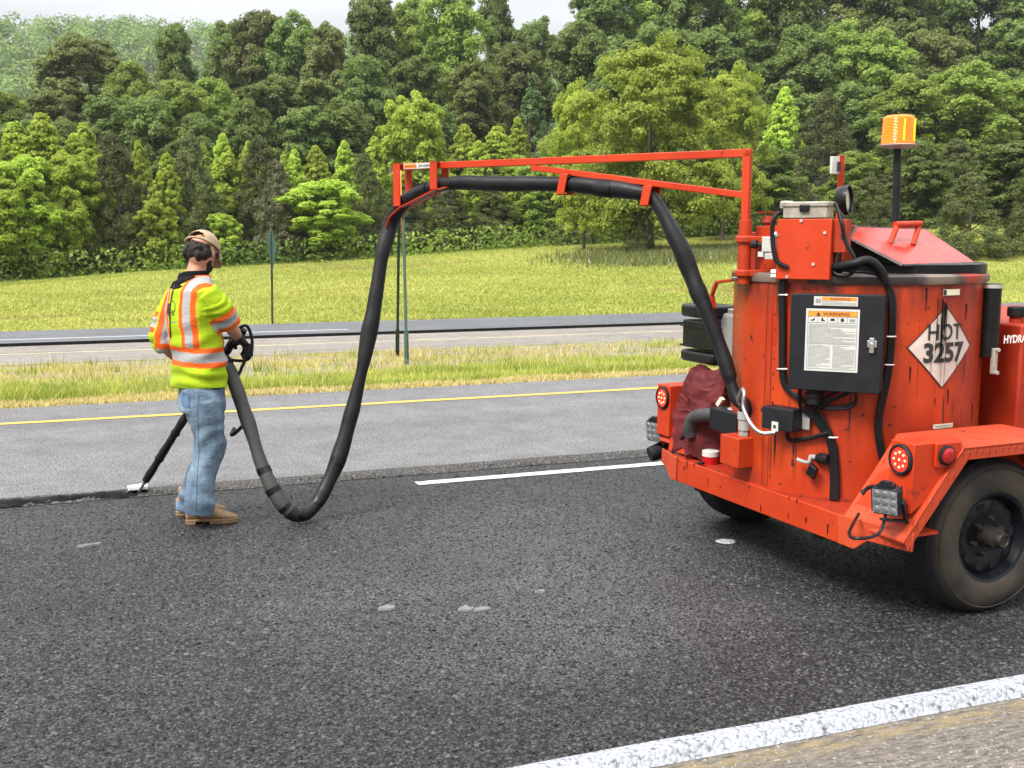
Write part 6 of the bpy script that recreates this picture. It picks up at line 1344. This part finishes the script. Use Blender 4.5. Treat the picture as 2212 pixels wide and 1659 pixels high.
# ---------------------------------------------------------------- grass
def blades(n, X, Y, hgt, wid, col, r, lean=.35, zoff=0.):
    a = r.uniform(0, 6.283, n); z0 = hz(X, Y)+zoff; B_ = np.stack([X, Y, z0], -1); sd_ = np.stack([np.cos(a), np.sin(a), np.zeros(n)], -1)*wid[:, None]/2
    tp_ = B_+np.stack([r.normal(size=n)*lean*hgt, r.normal(size=n)*lean*hgt, hgt], -1); return np.stack([B_-sd_, B_+sd_, tp_], 1).reshape(-1, 3)
r = np.random.default_rng(80)
n = 195000; Y = 11.30+(r.random(n)**1.5)*11.6; X = r.uniform(-5.5, 15, n)*(Y/14)
nz1 = vnoise(np.stack([X*.9, Y*1.5], -1), 5, 3); nz2 = vnoise(np.stack([X*3.5, Y*3.5], -1), 6, 2); nz3 = vnoise(np.stack([X*.35, Y*.6], -1), 15, 2)
edge = Y < 12.2+.25*nz2; tall = (Y >= 12.2+.25*nz2) & (Y < 14.4+.9*nz1); rest = ~(edge | tall)
keep = np.where(rest, r.random(n) < np.clip(.16+.4*nz1+.25*nz2, .02, 1), True); keep &= np.where(edge, (Y > 11.42+.05*nz2), True)
hgt = np.where(edge, r.uniform(.015, .06, n), np.where(tall, r.uniform(.04, .13, n)*(1+.5*nz1), r.uniform(.03, .13, n)))
hgt = np.where(tall & (r.random(n) < .03), hgt*1.6, hgt)
straw, green, lgreen, olive = A3(.52, .44, .18), A3(.26, .32, .05), A3(.44, .47, .10), A3(.36, .30, .11)
mixf = np.clip(.5+.7*nz2+r.normal(size=n)*.25, 0, 1)[:, None]
col = np.where(edge[:, None], straw*(.75+.5*r.random((n, 1))), np.where(tall[:, None], green*(1-mixf)+lgreen*mixf, (A3(.33, .32, .09)*(1-mixf)+A3(.50, .44, .17)*mixf)))
gm_ = (rest & (nz3 > .15))[:, None]; col = np.where(gm_, col*.4+(green*(1-mixf)+lgreen*mixf)*.7, col); col = np.where((r.random(n) < .10)[:, None] & tall[:, None], A3(.42, .36, .14), col)
k = keep & (hgt > .012); V = blades(k.sum(), X[k], Y[k], np.maximum(hgt[k], .015), (.012+.012*r.random(n))[k], None, r)
mg = link('median_grass', quadmesh('median_grass', V, None, col[k], 3), 'grass_blade'); tag(mg, 'green and straw coloured grass on the median', 'grass', kind='stuff')
# tufts and stalks in the median
n = 2600; cx_ = r.uniform(-3, 16, 130); cy_ = r.uniform(12.6, 22, 130); ci = r.integers(0, 130, n); X = cx_[ci]+r.normal(size=n)*.12; Y = np.maximum(11.6, cy_[ci]+r.normal(size=n)*.12); hg = r.uniform(.08, .24, n)*(.6+.8*r.random(130)[ci])
cc_ = np.where((r.random(130)[ci] < .4)[:, None], A3(.50, .42, .2), A3(.20, .27, .04))*(.7+.6*r.random((n, 1)))
tf = link('median_weeds', quadmesh('median_weeds', blades(n, X, Y, hg, np.full(n, .018), None, r, .30), None, cc_, 3), 'grass_blade'); tag(tf, 'scattered tall weeds and dry stalks on the median', 'weeds', kind='stuff')
# hillside meadow: coarse tufts
n = 268000; Y = 31.05+(r.random(n)**1.35)*41; b_ = r.uniform(rad(-13), rad(50), n); X = Y*np.tan(b_)
g1_ = vnoise(np.stack([X*.18, Y*.35], -1), 25, 3); g2_ = vnoise(np.stack([X*1.1, Y*1.6], -1), 26, 3)
hg = (.04+.06*r.random(n))*(1+.3*g2_); f_ = np.clip(.55+.42*g1_+.30*g2_+r.normal(size=n)*.09, 0, 1)[:, None]
col = A3(.27, .31, .06)*(1-f_)+A3(.45, .46, .12)*f_
col = np.where(((g2_ > .9) & (r.random(n) < .3))[:, None], A3(.20, .23, .04), col); dry = (vnoise(np.stack([X*.25, Y*.9], -1), 27, 2) > .85); col = np.where(dry[:, None], col*.5+A3(.30, .23, .09)*.5, col)
u0_ = np.array([0, 0]);
V = blades(n, X, Y, hg, .03+.04*r.random(n), None, r, .6); hm_ = link('meadow_grass', quadmesh('meadow_grass', V, None, col, 3), 'grass_blade'); tag(hm_, 'mown yellow-green meadow grass on the hillside', 'grass', kind='stuff')
# tall weeds round the lone tree and along the right bank
lt = wy(1390, 580, 56); n = 26000; X = lt[0]+r.normal(size=n)*2.4+np.abs(r.normal(size=n))*4.5*(r.random(n) < .7); Y = lt[1]-2.0+r.normal(size=n)*2.0; hg = r.uniform(.15, .55, n)*np.clip(1.1-.05*np.abs(X-lt[0]-2), .25, 1)
f_ = r.random((n, 1)); col = A3(.10, .14, .035)*(1-f_)+A3(.24, .24, .08)*f_; col = np.where(r.random((n, 1)) < .05, A3(.5, .48, .38), col)
tw_ = link('tall_weeds', quadmesh('tall_weeds', blades(n, X, Y, hg, .05+.06*r.random(n), None, r, .25), None, col, 3), 'grass_blade'); tag(tw_, 'tall rough weeds round the foot of the lone tree', 'weeds', kind='stuff')

# ================================================================ air
mb = MB(); mb.box((-560, -40, -3), (950, 930, 150)); hzb = mb.build('haze', None, smooth=False); tag(hzb, kind='stuff', label='thin pale air over the far ridge')
m = bpy.data.materials.new('haze'); m.use_nodes = True; nth = m.node_tree; nth.nodes.clear(); o_ = N(nth, 'ShaderNodeOutputMaterial'); pv = N(nth, 'ShaderNodeVolumePrincipled'); nth.links.new(pv.outputs[0], o_.inputs['Volume'])
pv.inputs['Color'].default_value = (.86, .93, 1, 1); pv.inputs['Density'].default_value = .00018; pv.inputs['Anisotropy'].default_value = .2
hzb.data.materials.append(m)
